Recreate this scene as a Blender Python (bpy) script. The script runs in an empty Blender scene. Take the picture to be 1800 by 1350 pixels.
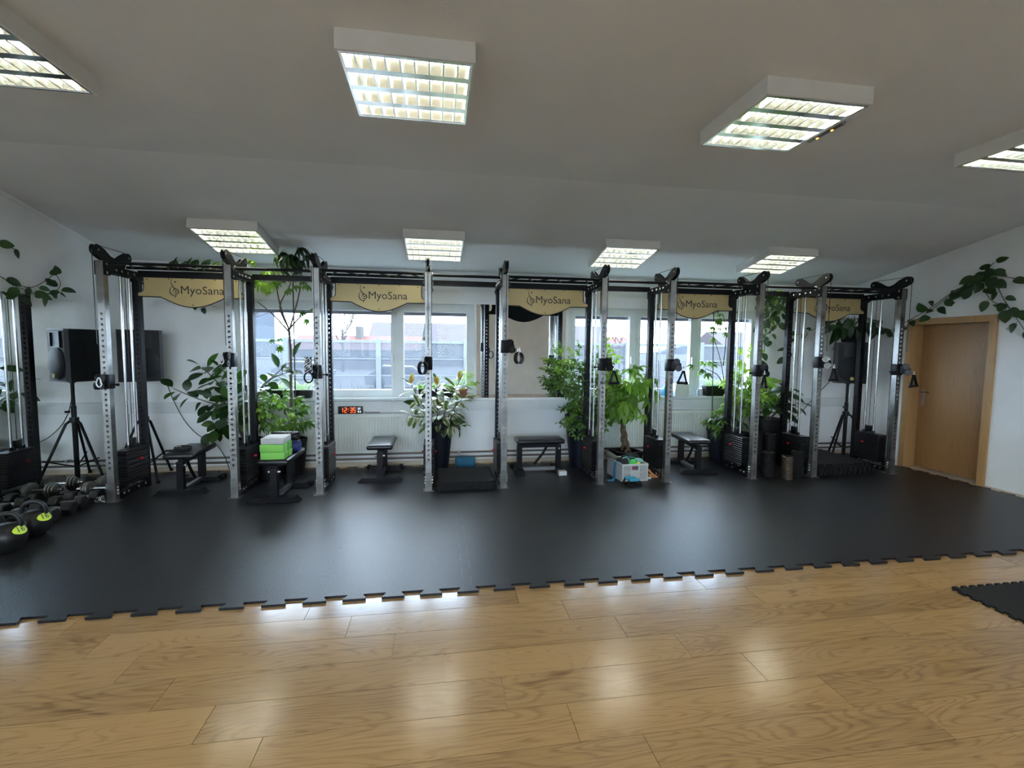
import bpy, math, random
from mathutils import Vector, Matrix, Euler
R_ = math.radians
SC = bpy.context.scene
COL = SC.collection

# ------------------------------------------------------------------ camera
F_PX, YAW, PITCH, ROLL, CAM_H = 828.6, 0.15746, -0.074516, 0.010361, 1.5
cam_d = bpy.data.cameras.new('camera')
cam_d.sensor_fit = 'HORIZONTAL'
cam_d.sensor_width = 36.0
cam_d.lens = 36.0 * F_PX / 1800.0
cam_d.clip_start, cam_d.clip_end = 0.05, 600
cam = bpy.data.objects.new('camera', cam_d)
COL.objects.link(cam)
_f = Vector((math.sin(YAW), math.cos(YAW), 0)); _r = Vector((math.cos(YAW), -math.sin(YAW), 0)); _u = Vector((0, 0, 1))
_f2 = _f * math.cos(PITCH) + _u * math.sin(PITCH)
_u2 = -_f * math.sin(PITCH) + _u * math.cos(PITCH)
_r3 = _r * math.cos(ROLL) + _u2 * math.sin(ROLL)
_u3 = -_r * math.sin(ROLL) + _u2 * math.cos(ROLL)
_m = Matrix((_r3, _u3, -_f2)).transposed().to_4x4()
_m.translation = Vector((0, 0, CAM_H))
cam.matrix_world = _m
SC.camera = cam

# ------------------------------------------------------------------ light and exposure
SKY_STRENGTH = 7.5
TUBE_STRENGTH = 17.0
SC.view_settings.view_transform = 'Standard'
SC.view_settings.look = 'None'
SC.view_settings.gamma = 1.0
SC.view_settings.use_curve_mapping = False
SC.view_settings.exposure = 1.38
SC.cycles.use_denoising = True
SC.cycles.max_bounces = 8
SC.cycles.diffuse_bounces = 4
SC.cycles.glossy_bounces = 4
SC.cycles.transparent_max_bounces = 12
SC.cycles.sample_clamp_indirect = 6.0
SC.cycles.use_adaptive_sampling = True
SC.cycles.adaptive_threshold = 0.025
SC.cycles.caustics_reflective = True
SC.cycles.caustics_refractive = False

world = bpy.data.worlds.new('overcast_sky')
SC.world = world
world.use_nodes = True
wn, wl = world.node_tree.nodes, world.node_tree.links
bg = wn['Background']
bg.inputs['Strength'].default_value = SKY_STRENGTH
wtc = wn.new('ShaderNodeTexCoord')
wmap = wn.new('ShaderNodeMapping'); wmap.inputs['Scale'].default_value = (1.0, 1.0, 3.5)
wno = wn.new('ShaderNodeTexNoise'); wno.inputs['Scale'].default_value = 2.2; wno.inputs['Detail'].default_value = 5
wra = wn.new('ShaderNodeValToRGB')
wra.color_ramp.elements[0].position = 0.38; wra.color_ramp.elements[0].color = (0.52, 0.72, 1.0, 1)
wra.color_ramp.elements[1].position = 0.60; wra.color_ramp.elements[1].color = (0.80, 0.90, 1.0, 1)
wl.new(wtc.outputs['Generated'], wmap.inputs['Vector']); wl.new(wmap.outputs['Vector'], wno.inputs['Vector'])
wl.new(wno.outputs['Fac'], wra.inputs['Fac']); wl.new(wra.outputs['Color'], bg.inputs['Color'])

# ------------------------------------------------------------------ materials
MATS = {}
def mat(name, col=(0.5, 0.5, 0.5), rough=0.5, metal=0.0, spec=0.5, emit=None, estr=0.0, var=0.0, vscale=8.0, bump=0.0, bscale=60.0, rvar=0.0, coat=0.0, objvar=0.0):
    m = bpy.data.materials.new(name); m.use_nodes = True
    nt = m.node_tree; N, L = nt.nodes, nt.links
    b = N['Principled BSDF']
    c = tuple(col) + (1.0,)
    b.inputs['Base Color'].default_value = c
    b.inputs['Roughness'].default_value = rough
    b.inputs['Metallic'].default_value = metal
    b.inputs['Specular IOR Level'].default_value = spec
    if coat: b.inputs['Coat Weight'].default_value = coat
    if emit:
        b.inputs['Emission Color'].default_value = tuple(emit) + (1.0,)
        b.inputs['Emission Strength'].default_value = estr
    tc = N.new('ShaderNodeTexCoord')
    # every material carries a faint procedural variation
    no = N.new('ShaderNodeTexNoise'); no.inputs['Scale'].default_value = vscale; no.inputs['Detail'].default_value = 4
    L.new(tc.outputs['Object'], no.inputs['Vector'])
    v = max(var, 0.03)
    ra = N.new('ShaderNodeValToRGB')
    ra.color_ramp.elements[0].position = 0.3; ra.color_ramp.elements[1].position = 0.7
    ra.color_ramp.elements[0].color = tuple(x * (1 - v) for x in col) + (1,)
    ra.color_ramp.elements[1].color = tuple(min(1, x * (1 + v)) for x in col) + (1,)
    L.new(no.outputs['Fac'], ra.inputs['Fac'])
    out = ra.outputs['Color']
    if objvar:
        oi = N.new('ShaderNodeObjectInfo'); hs = N.new('ShaderNodeHueSaturation'); mr = N.new('ShaderNodeMapRange')
        mr.inputs['To Min'].default_value = 1 - objvar; mr.inputs['To Max'].default_value = 1 + objvar
        L.new(oi.outputs['Random'], mr.inputs['Value']); L.new(mr.outputs['Result'], hs.inputs['Value']); L.new(out, hs.inputs['Color'])
        out = hs.outputs['Color']
    L.new(out, b.inputs['Base Color'])
    if rvar:
        mr2 = N.new('ShaderNodeMapRange'); mr2.inputs['To Min'].default_value = max(0.02, rough - rvar); mr2.inputs['To Max'].default_value = rough + rvar
        L.new(no.outputs['Fac'], mr2.inputs['Value']); L.new(mr2.outputs['Result'], b.inputs['Roughness'])
    if bump:
        n2 = N.new('ShaderNodeTexNoise'); n2.inputs['Scale'].default_value = bscale; n2.inputs['Detail'].default_value = 3
        L.new(tc.outputs['Object'], n2.inputs['Vector'])
        bp = N.new('ShaderNodeBump'); bp.inputs['Strength'].default_value = bump; bp.inputs['Distance'].default_value = 0.01
        L.new(n2.outputs['Fac'], bp.inputs['Height']); L.new(bp.outputs['Normal'], b.inputs['Normal'])
    MATS[name] = m
    return m

mat('plaster_wall', (0.86, 0.87, 0.87), 0.85, var=0.05, vscale=2.2, bump=0.12, bscale=55)
mat('plaster_ceiling', (0.72, 0.72, 0.715), 0.9, var=0.025, vscale=1.6, bump=0.12, bscale=90)
mat('white_plastic', (0.72, 0.74, 0.74), 0.4)
mat('window_white', (0.70, 0.74, 0.74), 0.35)
mat('lamp_white', (0.72, 0.71, 0.67), 0.5)
mat('louver_metal', (0.84, 0.87, 0.86), 0.16, metal=1.0, var=0.06, vscale=20)
mat('tube_light', (0.9, 0.9, 0.8), 0.4, emit=(1.0, 0.96, 0.78), estr=TUBE_STRENGTH)
mat('beige_skirting', (0.60, 0.52, 0.40), 0.5, var=0.1)
mat('pipe_brown', (0.17, 0.14, 0.115), 0.35, metal=0.4)
mat('radiator_white', (0.72, 0.74, 0.69), 0.4)
mat('black_steel', (0.0065, 0.0065, 0.0085), 0.42, spec=0.2, var=0.15, vscale=25, bump=0.03, bscale=300)
mat('black_plastic', (0.006, 0.006, 0.007), 0.34, spec=0.35)
mat('black_matte', (0.007, 0.007, 0.008), 0.7, spec=0.25)
mat('black_rubber', (0.008, 0.008, 0.009), 0.75, spec=0.25, var=0.2, bump=0.1, bscale=120)
mat('black_vinyl', (0.008, 0.008, 0.011), 0.34, bump=0.08, bscale=180)
mat('galvanised', (0.25, 0.245, 0.235), 0.36, metal=0.95, var=0.3, vscale=9, rvar=0.1)
mat('galvanised_dull', (0.19, 0.185, 0.175), 0.42, metal=0.85, var=0.25, vscale=14, rvar=0.1)
mat('chrome', (0.55, 0.56, 0.58), 0.2, metal=1.0)
mat('zinc', (0.78, 0.79, 0.80), 0.25, metal=0.9)
mat('gold_plate', (0.52, 0.40, 0.185), 0.45, metal=0.3, var=0.06, vscale=3)
mat('ink', (0.03, 0.025, 0.02), 0.6)
mat('red_plastic', (0.55, 0.02, 0.03), 0.3)
mat('mirror_glass', (0.86, 0.89, 0.88), 0.008, metal=1.0)
mat('speaker_black', (0.006, 0.0065, 0.008), 0.5, spec=0.3, bump=0.08, bscale=350)
mat('speaker_grille', (0.009, 0.011, 0.014), 0.5, spec=0.25, bump=0.3, bscale=400)
mat('badge_gold', (0.70, 0.50, 0.13), 0.35, metal=0.4)
mat('lime_foam', (0.21, 0.56, 0.10), 0.75, var=0.05)
mat('grey_foam', (0.50, 0.50, 0.50), 0.8, var=0.05)
mat('blue_mat', (0.022, 0.035, 0.17), 0.5)
mat('teal_foam', (0.018, 0.15, 0.26), 0.7, var=0.1)
mat('blue_grip', (0.04, 0.33, 0.52), 0.5)
mat('blue_band', (0.045, 0.25, 0.50), 0.5)
mat('crate_grey', (0.55, 0.56, 0.54), 0.5)
mat('green_ball', (0.06, 0.62, 0.10), 0.5)
mat('yellow_ball', (0.62, 0.72, 0.08), 0.6)
mat('aqua_foam', (0.22, 0.48, 0.46), 0.6)
mat('orange_band', (0.75, 0.33, 0.12), 0.6)
mat('olive_foam', (0.12, 0.12, 0.09), 0.7)
mat('dark_cloth', (0.015, 0.017, 0.018), 0.9, var=0.2)
mat('teal_cloth', (0.02, 0.09, 0.09), 0.85)
mat('lime_label', (0.66, 0.86, 0.06), 0.5)
mat('iron_plate', (0.17, 0.17, 0.15), 0.42, metal=0.6, var=0.15)
mat('hex_rubber', (0.012, 0.014, 0.016), 0.4)
mat('kettle_black', (0.010, 0.0105, 0.011), 0.4, spec=0.35)
mat('navy_planter', (0.007, 0.009, 0.018), 0.42, spec=0.3)
mat('black_pot', (0.006, 0.006, 0.007), 0.5, spec=0.3)
mat('terracotta', (0.42, 0.17, 0.11), 0.8)
mat('soil', (0.03, 0.022, 0.016), 0.95, bump=0.5, bscale=60)
mat('spray_blue', (0.03, 0.30, 0.62), 0.25)
mat('clear_bottle', (0.45, 0.60, 0.70), 0.2)
mat('pale_box', (0.66, 0.70, 0.64), 0.6)
mat('white_cord', (0.80, 0.82, 0.86), 0.6)
mat('grey_steel', (0.35, 0.35, 0.36), 0.35, metal=0.9)
mat('led_orange', (0.05, 0.01, 0.0), 0.5, emit=(1.0, 0.085, 0.008), estr=1.2)
mat('led_white', (0.05, 0.05, 0.05), 0.5, emit=(0.8, 0.9, 1.0), estr=0.7)
mat('warning_led', (0.1, 0.02, 0.0), 0.4, emit=(1.0, 0.3, 0.06), estr=1.5)
mat('dark_stem', (0.07, 0.055, 0.035), 0.7)
mat('brown_stem', (0.14, 0.088, 0.05), 0.75, var=0.2, vscale=20)
mat('green_stem', (0.12, 0.17, 0.05), 0.6)
mat('shutter_grey', (0.16, 0.15, 0.17), 0.6)
# exterior
mat('ground_outside', (0.031, 0.0264, 0.0202), 0.95, var=0.4, vscale=0.35)
mat('fence_post', (0.0682, 0.0775, 0.0868), 0.6)
mat('roof_mauve', (0.0264, 0.0202, 0.0232), 0.9, var=0.1)
mat('roof_red', (0.062, 0.017, 0.0109), 0.9, var=0.15)
mat('house_wall', (0.0527, 0.0496, 0.0481), 0.9)
mat('red_wall', (0.0744, 0.0186, 0.0155), 0.8)
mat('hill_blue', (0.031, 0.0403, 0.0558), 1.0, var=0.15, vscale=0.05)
mat('bark_outside', (0.0232, 0.0202, 0.0186), 0.95)
mat('conifer', (0.0093, 0.017, 0.0077), 0.95, var=0.3, vscale=1.5)
mat('car_white', (0.0806, 0.0837, 0.0868), 0.35)
mat('car_glass', (0.0124, 0.0155, 0.0186), 0.15)
mat('brush_outside', (0.031, 0.0264, 0.0232), 0.95, var=0.3, vscale=2)

def glassy(name, tint, fac, rough=0.02, diffuse=None, dfac=0.0):
    m = bpy.data.materials.new(name); m.use_nodes = True
    N, L = m.node_tree.nodes, m.node_tree.links
    N.remove(N['Principled BSDF'])
    t = N.new('ShaderNodeBsdfTransparent'); t.inputs['Color'].default_value = tint + (1,)
    g = N.new('ShaderNodeBsdfGlossy'); g.inputs['Roughness'].default_value = rough
    mx = N.new('ShaderNodeMixShader'); mx.inputs['Fac'].default_value = fac
    L.new(t.outputs[0], mx.inputs[1]); L.new(g.outputs[0], mx.inputs[2])
    o = mx.outputs[0]
    if diffuse:
        d = N.new('ShaderNodeBsdfDiffuse'); d.inputs['Color'].default_value = diffuse + (1,)
        m2 = N.new('ShaderNodeMixShader'); m2.inputs['Fac'].default_value = dfac
        L.new(o, m2.inputs[1]); L.new(d.outputs[0], m2.inputs[2]); o = m2.outputs[0]
    L.new(o, N['Material Output'].inputs['Surface'])
    MATS[name] = m
glassy('window_glass', (0.97, 0.985, 0.985), 0.004)
glassy('fence_panel', (0.86, 0.90, 0.95), 0.02, 0.3, (0.075, 0.08, 0.09), 0.42)

def leaf_mat(name, c1, c2, rough=0.35, edge=None, trans=0.25):
    m = bpy.data.materials.new(name); m.use_nodes = True
    N, L = m.node_tree.nodes, m.node_tree.links
    b = N['Principled BSDF']; b.inputs['Roughness'].default_value = rough
    oi = N.new('ShaderNodeObjectInfo'); tc = N.new('ShaderNodeTexCoord')
    mx = N.new('ShaderNodeMix'); mx.data_type = 'RGBA'
    mx.inputs[6].default_value = c1 + (1,); mx.inputs[7].default_value = c2 + (1,)
    L.new(oi.outputs['Random'], mx.inputs[0])
    col = mx.outputs[2]
    if edge:
        sp = N.new('ShaderNodeSeparateXYZ'); L.new(tc.outputs['Generated'], sp.inputs[0])
        s1 = N.new('ShaderNodeMath'); s1.operation = 'SUBTRACT'; s1.inputs[1].default_value = 0.5; L.new(sp.outputs['X'], s1.inputs[0])
        ab = N.new('ShaderNodeMath'); ab.operation = 'ABSOLUTE'; L.new(s1.outputs[0], ab.inputs[0])
        no = N.new('ShaderNodeTexNoise'); no.inputs['Scale'].default_value = 7; L.new(tc.outputs['Generated'], no.inputs['Vector'])
        ad = N.new('ShaderNodeMath'); ad.operation = 'MULTIPLY_ADD'; ad.inputs[1].default_value = 0.35; L.new(no.outputs['Fac'], ad.inputs[0]); L.new(ab.outputs[0], ad.inputs[2])
        rp = N.new('ShaderNodeValToRGB'); rp.color_ramp.elements[0].position = 0.40; rp.color_ramp.elements[1].position = 0.47
        rp.color_ramp.elements[0].color = (0, 0, 0, 1); rp.color_ramp.elements[1].color = (1, 1, 1, 1)
        L.new(ad.outputs[0], rp.inputs['Fac'])
        m3 = N.new('ShaderNodeMix'); m3.data_type = 'RGBA'; m3.inputs[7].default_value = edge + (1,)
        L.new(rp.outputs['Color'], m3.inputs[0]); L.new(col, m3.inputs[6]); col = m3.outputs[2]
    L.new(col, b.inputs['Base Color'])
    tl = N.new('ShaderNodeBsdfTranslucent'); L.new(col, tl.inputs['Color'])
    ms = N.new('ShaderNodeMixShader'); ms.inputs['Fac'].default_value = trans
    L.new(b.outputs[0], ms.inputs[1]); L.new(tl.outputs[0], ms.inputs[2])
    L.new(ms.outputs[0], N['Material Output'].inputs['Surface'])
    MATS[name] = m
leaf_mat('leaf_rubber', (0.008, 0.030, 0.005), (0.034, 0.095, 0.012), 0.4)
leaf_mat('leaf_variegated', (0.035, 0.085, 0.03), (0.10, 0.17, 0.05), 0.35, edge=(0.62, 0.60, 0.33))
leaf_mat('leaf_young', (0.42, 0.30, 0.06), (0.50, 0.40, 0.10), 0.4)
leaf_mat('leaf_bronze', (0.16, 0.055, 0.04), (0.24, 0.09, 0.06), 0.4)
leaf_mat('leaf_schefflera', (0.05, 0.13, 0.014), (0.15, 0.29, 0.035), 0.4, trans=0.4)
leaf_mat('leaf_bright', (0.20, 0.40, 0.035), (0.38, 0.58, 0.07), 0.4, trans=0.45)
leaf_mat('leaf_money', (0.09, 0.22, 0.02), (0.27, 0.46, 0.055), 0.42, trans=0.5)
leaf_mat('leaf_ficus', (0.028, 0.085, 0.010), (0.13, 0.26, 0.03), 0.42, trans=0.4)
leaf_mat('leaf_dark', (0.009, 0.030, 0.007), (0.026, 0.07, 0.013), 0.4)
leaf_mat('leaf_pothos', (0.02, 0.055, 0.018), (0.05, 0.11, 0.03), 0.4)
leaf_mat('leaf_grass', (0.22, 0.40, 0.09), (0.35, 0.55, 0.14), 0.45, trans=0.4)

def wood(name, light, dark, stretch, axis='X', scale=1.0, rough=0.3, rings=16.0, spec=0.5):
    m = bpy.data.materials.new(name); m.use_nodes = True
    N, L = m.node_tree.nodes, m.node_tree.links
    b = N['Principled BSDF']; b.inputs['Roughness'].default_value = rough; b.inputs['Specular IOR Level'].default_value = spec
    tc = N.new('ShaderNodeTexCoord'); oi = N.new('ShaderNodeObjectInfo')
    off = N.new('ShaderNodeVectorMath'); off.operation = 'ADD'
    cmb = N.new('ShaderNodeCombineXYZ')
    mu = N.new('ShaderNodeMath'); mu.operation = 'MULTIPLY'; mu.inputs[1].default_value = 37.0
    L.new(oi.outputs['Random'], mu.inputs[0])
    for i in range(3): L.new(mu.outputs[0], cmb.inputs[i])
    L.new(tc.outputs['Object'], off.inputs[0]); L.new(cmb.outputs[0], off.inputs[1])
    s = {'X': (stretch, 1, 1), 'Z': (1, 1, stretch)}[axis]
    def noise(k, sc, det, dist=0.0, st=1.0):
        mp = N.new('ShaderNodeMapping'); ss = tuple((x*st if x == stretch else x)*k*scale for x in s); mp.inputs['Scale'].default_value = ss
        L.new(off.outputs[0], mp.inputs['Vector'])
        n = N.new('ShaderNodeTexNoise'); n.inputs['Scale'].default_value = sc; n.inputs['Detail'].default_value = det; n.inputs['Distortion'].default_value = dist
        L.new(mp.outputs[0], n.inputs['Vector']); return n.outputs['Fac']
    def madd(a, k, c):
        x = N.new('ShaderNodeMath'); x.operation = 'MULTIPLY_ADD'; x.inputs[1].default_value = k
        L.new(a, x.inputs[0])
        if isinstance(c, float): x.inputs[2].default_value = c
        else: L.new(c, x.inputs[2])
        return x.outputs[0]
    # growth rings: repeated bands of a smooth field give the long cathedral figures
    field = noise(1.0, 6.0, 1.5, 0.3)
    ph = madd(field, rings*6.28, 0.0)
    sn = N.new('ShaderNodeMath'); sn.operation = 'SINE'; L.new(ph, sn.inputs[0])
    rg = N.new('ShaderNodeMath'); rg.operation = 'POWER'; rg.inputs[1].default_value = 3.0
    L.new(madd(sn.outputs[0], 0.5, 0.5), rg.inputs[0])
    fine = noise(12.0, 9.0, 3, 0.0, 0.35)
    broad = noise(1.0, 2.6, 2)
    spots = noise(1.6, 5.0, 2, 1.2, 1.6)
    sp = N.new('ShaderNodeMapRange'); sp.inputs['From Min'].default_value = 0.66; sp.inputs['From Max'].default_value = 0.80; L.new(spots, sp.inputs['Value'])
    v = madd(rg.outputs[0], -0.15, 0.46); v = madd(fine, 0.50, v); v = madd(broad, 0.55, v); v = madd(sp.outputs['Result'], -0.35, v)
    ra = N.new('ShaderNodeValToRGB'); ra.color_ramp.elements[0].position = 0.55; ra.color_ramp.elements[1].position = 1.08 if False else 1.0
    ra.color_ramp.elements[0].color = dark + (1,); ra.color_ramp.elements[1].color = light + (1,)
    L.new(v, ra.inputs['Fac'])
    hs = N.new('ShaderNodeHueSaturation'); mr = N.new('ShaderNodeMapRange'); mr.inputs['To Min'].default_value = 0.92; mr.inputs['To Max'].default_value = 1.06
    L.new(oi.outputs['Random'], mr.inputs['Value']); L.new(mr.outputs['Result'], hs.inputs['Value']); L.new(ra.outputs['Color'], hs.inputs['Color'])
    L.new(hs.outputs['Color'], b.inputs['Base Color'])
    bp = N.new('ShaderNodeBump'); bp.inputs['Strength'].default_value = 0.05; bp.inputs['Distance'].default_value = 0.003
    L.new(fine, bp.inputs['Height']); L.new(bp.outputs['Normal'], b.inputs['Normal'])
    MATS[name] = m
wood('oak_laminate', (0.365, 0.222, 0.096), (0.165, 0.088, 0.034), 0.15, 'X', 1.0, 0.18, 24.0, 0.85)
wood('oak_door', (0.37, 0.195, 0.075), (0.24, 0.115, 0.04), 0.07, 'Z', 2.2, 0.40)
wood('oak_frame', (0.45, 0.265, 0.11), (0.33, 0.175, 0.063), 0.10, 'Z', 2.2, 0.42)

def speckled(name, base, fleck, rough, scale, thr, bump, spec=0.5):
    m = bpy.data.materials.new(name); m.use_nodes = True
    N, L = m.node_tree.nodes, m.node_tree.links
    b = N['Principled BSDF']; b.inputs['Roughness'].default_value = rough; b.inputs['Specular IOR Level'].default_value = spec
    tc = N.new('ShaderNodeTexCoord')
    no = N.new('ShaderNodeTexNoise'); no.inputs['Scale'].default_value = scale; no.inputs['Detail'].default_value = 2
    L.new(tc.outputs['Object'], no.inputs['Vector'])
    ra = N.new('ShaderNodeValToRGB'); ra.color_ramp.elements[0].position = thr; ra.color_ramp.elements[1].position = thr + 0.06
    ra.color_ramp.elements[0].color = base + (1,); ra.color_ramp.elements[1].color = fleck + (1,)
    L.new(no.outputs['Fac'], ra.inputs['Fac']); L.new(ra.outputs['Color'], b.inputs['Base Color'])
    bp = N.new('ShaderNodeBump'); bp.inputs['Strength'].default_value = bump; bp.inputs['Distance'].default_value = 0.002
    L.new(no.outputs['Fac'], bp.inputs['Height']); L.new(bp.outputs['Normal'], b.inputs['Normal'])
    MATS[name] = m
speckled('rubber_tile', (0.0075, 0.0075, 0.0092), (0.028, 0.028, 0.033), 0.38, 150, 0.58, 0.6, 0.40)
speckled('rubber_tile_mat', (0.011, 0.011, 0.012), (0.02, 0.02, 0.02), 0.75, 160, 0.6, 0.2, 0.25)
speckled('gold_speckle', (0.018, 0.015, 0.012), (0.55, 0.33, 0.10), 0.5, 150, 0.60, 0.1)

# ------------------------------------------------------------------ geometry helpers
class MB:
    """collects shapes of ONE part and links them as one mesh object"""
    def __init__(s): s.v, s.f = [], []
    def add(s, vs, fs):
        o = len(s.v); s.v += [tuple(p) for p in vs]; s.f += [tuple(i + o for i in f) for f in fs]; return s
    def box(s, c, d, rot=None):
        x, y, z = d[0] / 2, d[1] / 2, d[2] / 2
        vs = [Vector(p) for p in ((-x,-y,-z),(x,-y,-z),(x,y,-z),(-x,y,-z),(-x,-y,z),(x,-y,z),(x,y,z),(-x,y,z))]
        if rot is not None:
            m = Euler(rot).to_matrix(); vs = [m @ p for p in vs]
        vs = [p + Vector(c) for p in vs]
        return s.add(vs, [(0,3,2,1),(4,5,6,7),(0,1,5,4),(1,2,6,5),(2,3,7,6),(3,0,4,7)])
    def bx(s, x0, x1, y0, y1, z0, z1): return s.box(((x0+x1)/2,(y0+y1)/2,(z0+z1)/2), (x1-x0,y1-y0,z1-z0))
    def rbox(s, c, d, r=0.01, n=3, rot=None):
        """box with rounded vertical and horizontal edges"""
        hx, hy, hz = d[0]/2, d[1]/2, d[2]/2
        r = min(r, hx*.99, hy*.99, hz*.99)
        prof = [(-hz, r)] + [(-hz + r*(1-math.cos(a)), r*(1-math.sin(a))) for a in [math.pi/2*(i+1)/n for i in range(n)]]
        prof = [(-hz + r*(1-math.cos(math.pi/2*i/n)), r*(1-math.sin(math.pi/2*i/n))) for i in range(n+1)]
        prof += [(-z, i) for z, i in reversed(prof)]
        rings = []
        for z, ins in prof:
            ring = []
            for k, (sx, sy) in enumerate(((1,1),(-1,1),(-1,-1),(1,-1))):
                for j in range(n+1):
                    a = math.pi/2*k + math.pi/2*j/n
                    ring.append(Vector((sx*(hx-r) + (r-ins)*math.cos(a), sy*(hy-r) + (r-ins)*math.sin(a), z)))
            rings.append(ring)
        m = Euler(rot).to_matrix() if rot is not None else Matrix.Identity(3)
        vs = [m @ p + Vector(c) for ring in rings for p in ring]
        k = 4*(n+1); fs = []
        for i in range(len(rings)-1):
            for j in range(k): fs.append((i*k+j, i*k+(j+1)%k, (i+1)*k+(j+1)%k, (i+1)*k+j))
        fs.append(tuple(reversed(range(k)))); fs.append(tuple((len(rings)-1)*k+j for j in range(k)))
        return s.add(vs, fs)
    def cyl(s, p0, p1, r, n=12, r1=None, caps=True):
        p0, p1 = Vector(p0), Vector(p1); r1 = r if r1 is None else r1
        d = (p1 - p0).normalized()
        a = Vector((0,0,1)) if abs(d.z) < .9 else Vector((1,0,0))
        u = d.cross(a).normalized(); w = d.cross(u).normalized()
        vs = []
        for p, rr in ((p0, r), (p1, r1)):
            for i in range(n):
                t = 2*math.pi*i/n; vs.append(p + (u*math.cos(t) + w*math.sin(t))*rr)
        fs = [(i, n+i, n+(i+1)%n, (i+1)%n) for i in range(n)]
        if caps: fs += [tuple(range(n)), tuple(reversed(range(n, 2*n)))]
        return s.add(vs, fs)
    def tube(s, pts, r, n=8, closed=False, radii=None):
        pts = [Vector(p) for p in pts]; m = len(pts); vs = []; prev = None
        for i, p in enumerate(pts):
            a = pts[(i-1) % m] if (closed or i > 0) else p
            b = pts[(i+1) % m] if (closed or i < m-1) else p
            d = (b - a).normalized()
            if prev is None:
                q = Vector((0,0,1)) if abs(d.z) < .9 else Vector((1,0,0)); u = d.cross(q).normalized()
            else:
                u = prev - d * prev.dot(d)
                if u.length < 1e-6: u = d.orthogonal()
                u.normalize()
            prev = u; w = d.cross(u); rr = radii[i] if radii else r
            for j in range(n):
                t = 2*math.pi*j/n; vs.append(p + (u*math.cos(t) + w*math.sin(t))*rr)
        fs = []
        for i in range(m if closed else m-1):
            for j in range(n):
                fs.append((i*n+j, i*n+(j+1)%n, ((i+1)%m)*n+(j+1)%n, ((i+1)%m)*n+j))
        if not closed: fs += [tuple(reversed(range(n))), tuple((m-1)*n+j for j in range(n))]
        return s.add(vs, fs)
    def lathe(s, prof, c=(0,0,0), n=20, axis='Z', phase=0.0):
        vs = []
        for r, z in prof:
            for j in range(n):
                t = 2*math.pi*j/n + phase
                p = (r*math.cos(t), r*math.sin(t), z)
                if axis == 'X': p = (z, r*math.cos(t), r*math.sin(t))
                if axis == 'Y': p = (r*math.cos(t), z, r*math.sin(t))
                vs.append((p[0]+c[0], p[1]+c[1], p[2]+c[2]))
        fs = []
        for i in range(len(prof)-1):
            for j in range(n): fs.append((i*n+j, i*n+(j+1)%n, (i+1)*n+(j+1)%n, (i+1)*n+j))
        if prof[0][0] > 1e-6: fs.append(tuple(reversed(range(n))))
        if prof[-1][0] > 1e-6: fs.append(tuple((len(prof)-1)*n+j for j in range(n)))
        return s.add(vs, fs)
    def prism(s, poly, a0, a1, plane='XY'):
        n = len(poly); vs = []
        for a in (a0, a1):
            for p, q in poly:
                vs.append({'XY': (p, q, a), 'XZ': (p, a, q), 'YZ': (a, p, q)}[plane])
        fs = [tuple(range(n)), tuple(reversed(range(n, 2*n)))] + [(i, n+i, n+(i+1)%n, (i+1)%n) for i in range(n)]
        return s.add(vs, fs)
    def mesh(s, name, m=None, smooth=None):
        me = bpy.data.meshes.new(name); me.from_pydata(s.v, [], s.f)
        import bmesh
        bm = bmesh.new(); bm.from_mesh(me); bmesh.ops.recalc_face_normals(bm, faces=bm.faces)
        bm.to_mesh(me); bm.free()
        if smooth is not None:
            me.shade_smooth() if hasattr(me, 'shade_smooth') else None
            try: me.set_sharp_from_angle(angle=R_(smooth))
            except Exception: pass
        if m: me.materials.append(MATS[m])
        return me
    def build(s, name, m, parent=None, smooth=35, loc=None, rot=None):
        return put(name, s.mesh(name, m, smooth), parent, loc, rot)

def put(name, me, parent=None, loc=None, rot=None, sc=None):
    o = bpy.data.objects.new(name, me); COL.objects.link(o)
    if parent is not None: o.parent = parent
    if loc is not None: o.location = loc
    if rot is not None: o.rotation_euler = rot
    if sc is not None: o.scale = (sc,)*3 if isinstance(sc, (int, float)) else sc
    return o
def tag(o, label=None, cat=None, group=None, kind=None):
    if label: o['label'] = label
    if cat: o['category'] = cat
    if group: o['group'] = group
    if kind: o['kind'] = kind
    return o
def thing(name, label, cat, loc=(0,0,0), rz=0.0, group=None):
    o = bpy.data.objects.new(name, None); COL.objects.link(o)
    o.empty_display_size = 0.1; o.location = loc; o.rotation_euler = (0, 0, rz)
    return tag(o, label, cat, group)
def kids(o): return [c for c in o.children]
CHILD = {}
def copy_tree(o, parent=None, all_children=None):
    c = o.copy(); COL.objects.link(c); c.parent = parent
    for ch in list(o.children): copy_tree(ch, c)
    return c
def text_mesh(body, size, m, extrude=0.0006, align='LEFT'):
    cu = bpy.data.curves.new('lettering', 'FONT'); cu.body = body; cu.size = size; cu.extrude = extrude; cu.align_x = align
    cu.resolution_u = 3
    ob = bpy.data.objects.new('lettering', cu); COL.objects.link(ob)
    dg = bpy.context.evaluated_depsgraph_get()
    me = bpy.data.meshes.new_from_object(ob.evaluated_get(dg))
    bpy.data.objects.remove(ob); bpy.data.curves.remove(cu)
    me.materials.clear(); me.materials.append(MATS[m]); me.name = 'lettering'
    return me

# ------------------------------------------------------------------ the room
XL, XR, YB, YF = -3.55, 6.05, 6.10, -3.2
ZF, YC, ZB = 2.895, 3.885, 2.47           # flat ceiling height, crease, height at the window wall
SL = (ZF - ZB) / (YB - YC)
def zc(y): return ZF if y < YC else ZF - SL * (y - YC)

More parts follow.
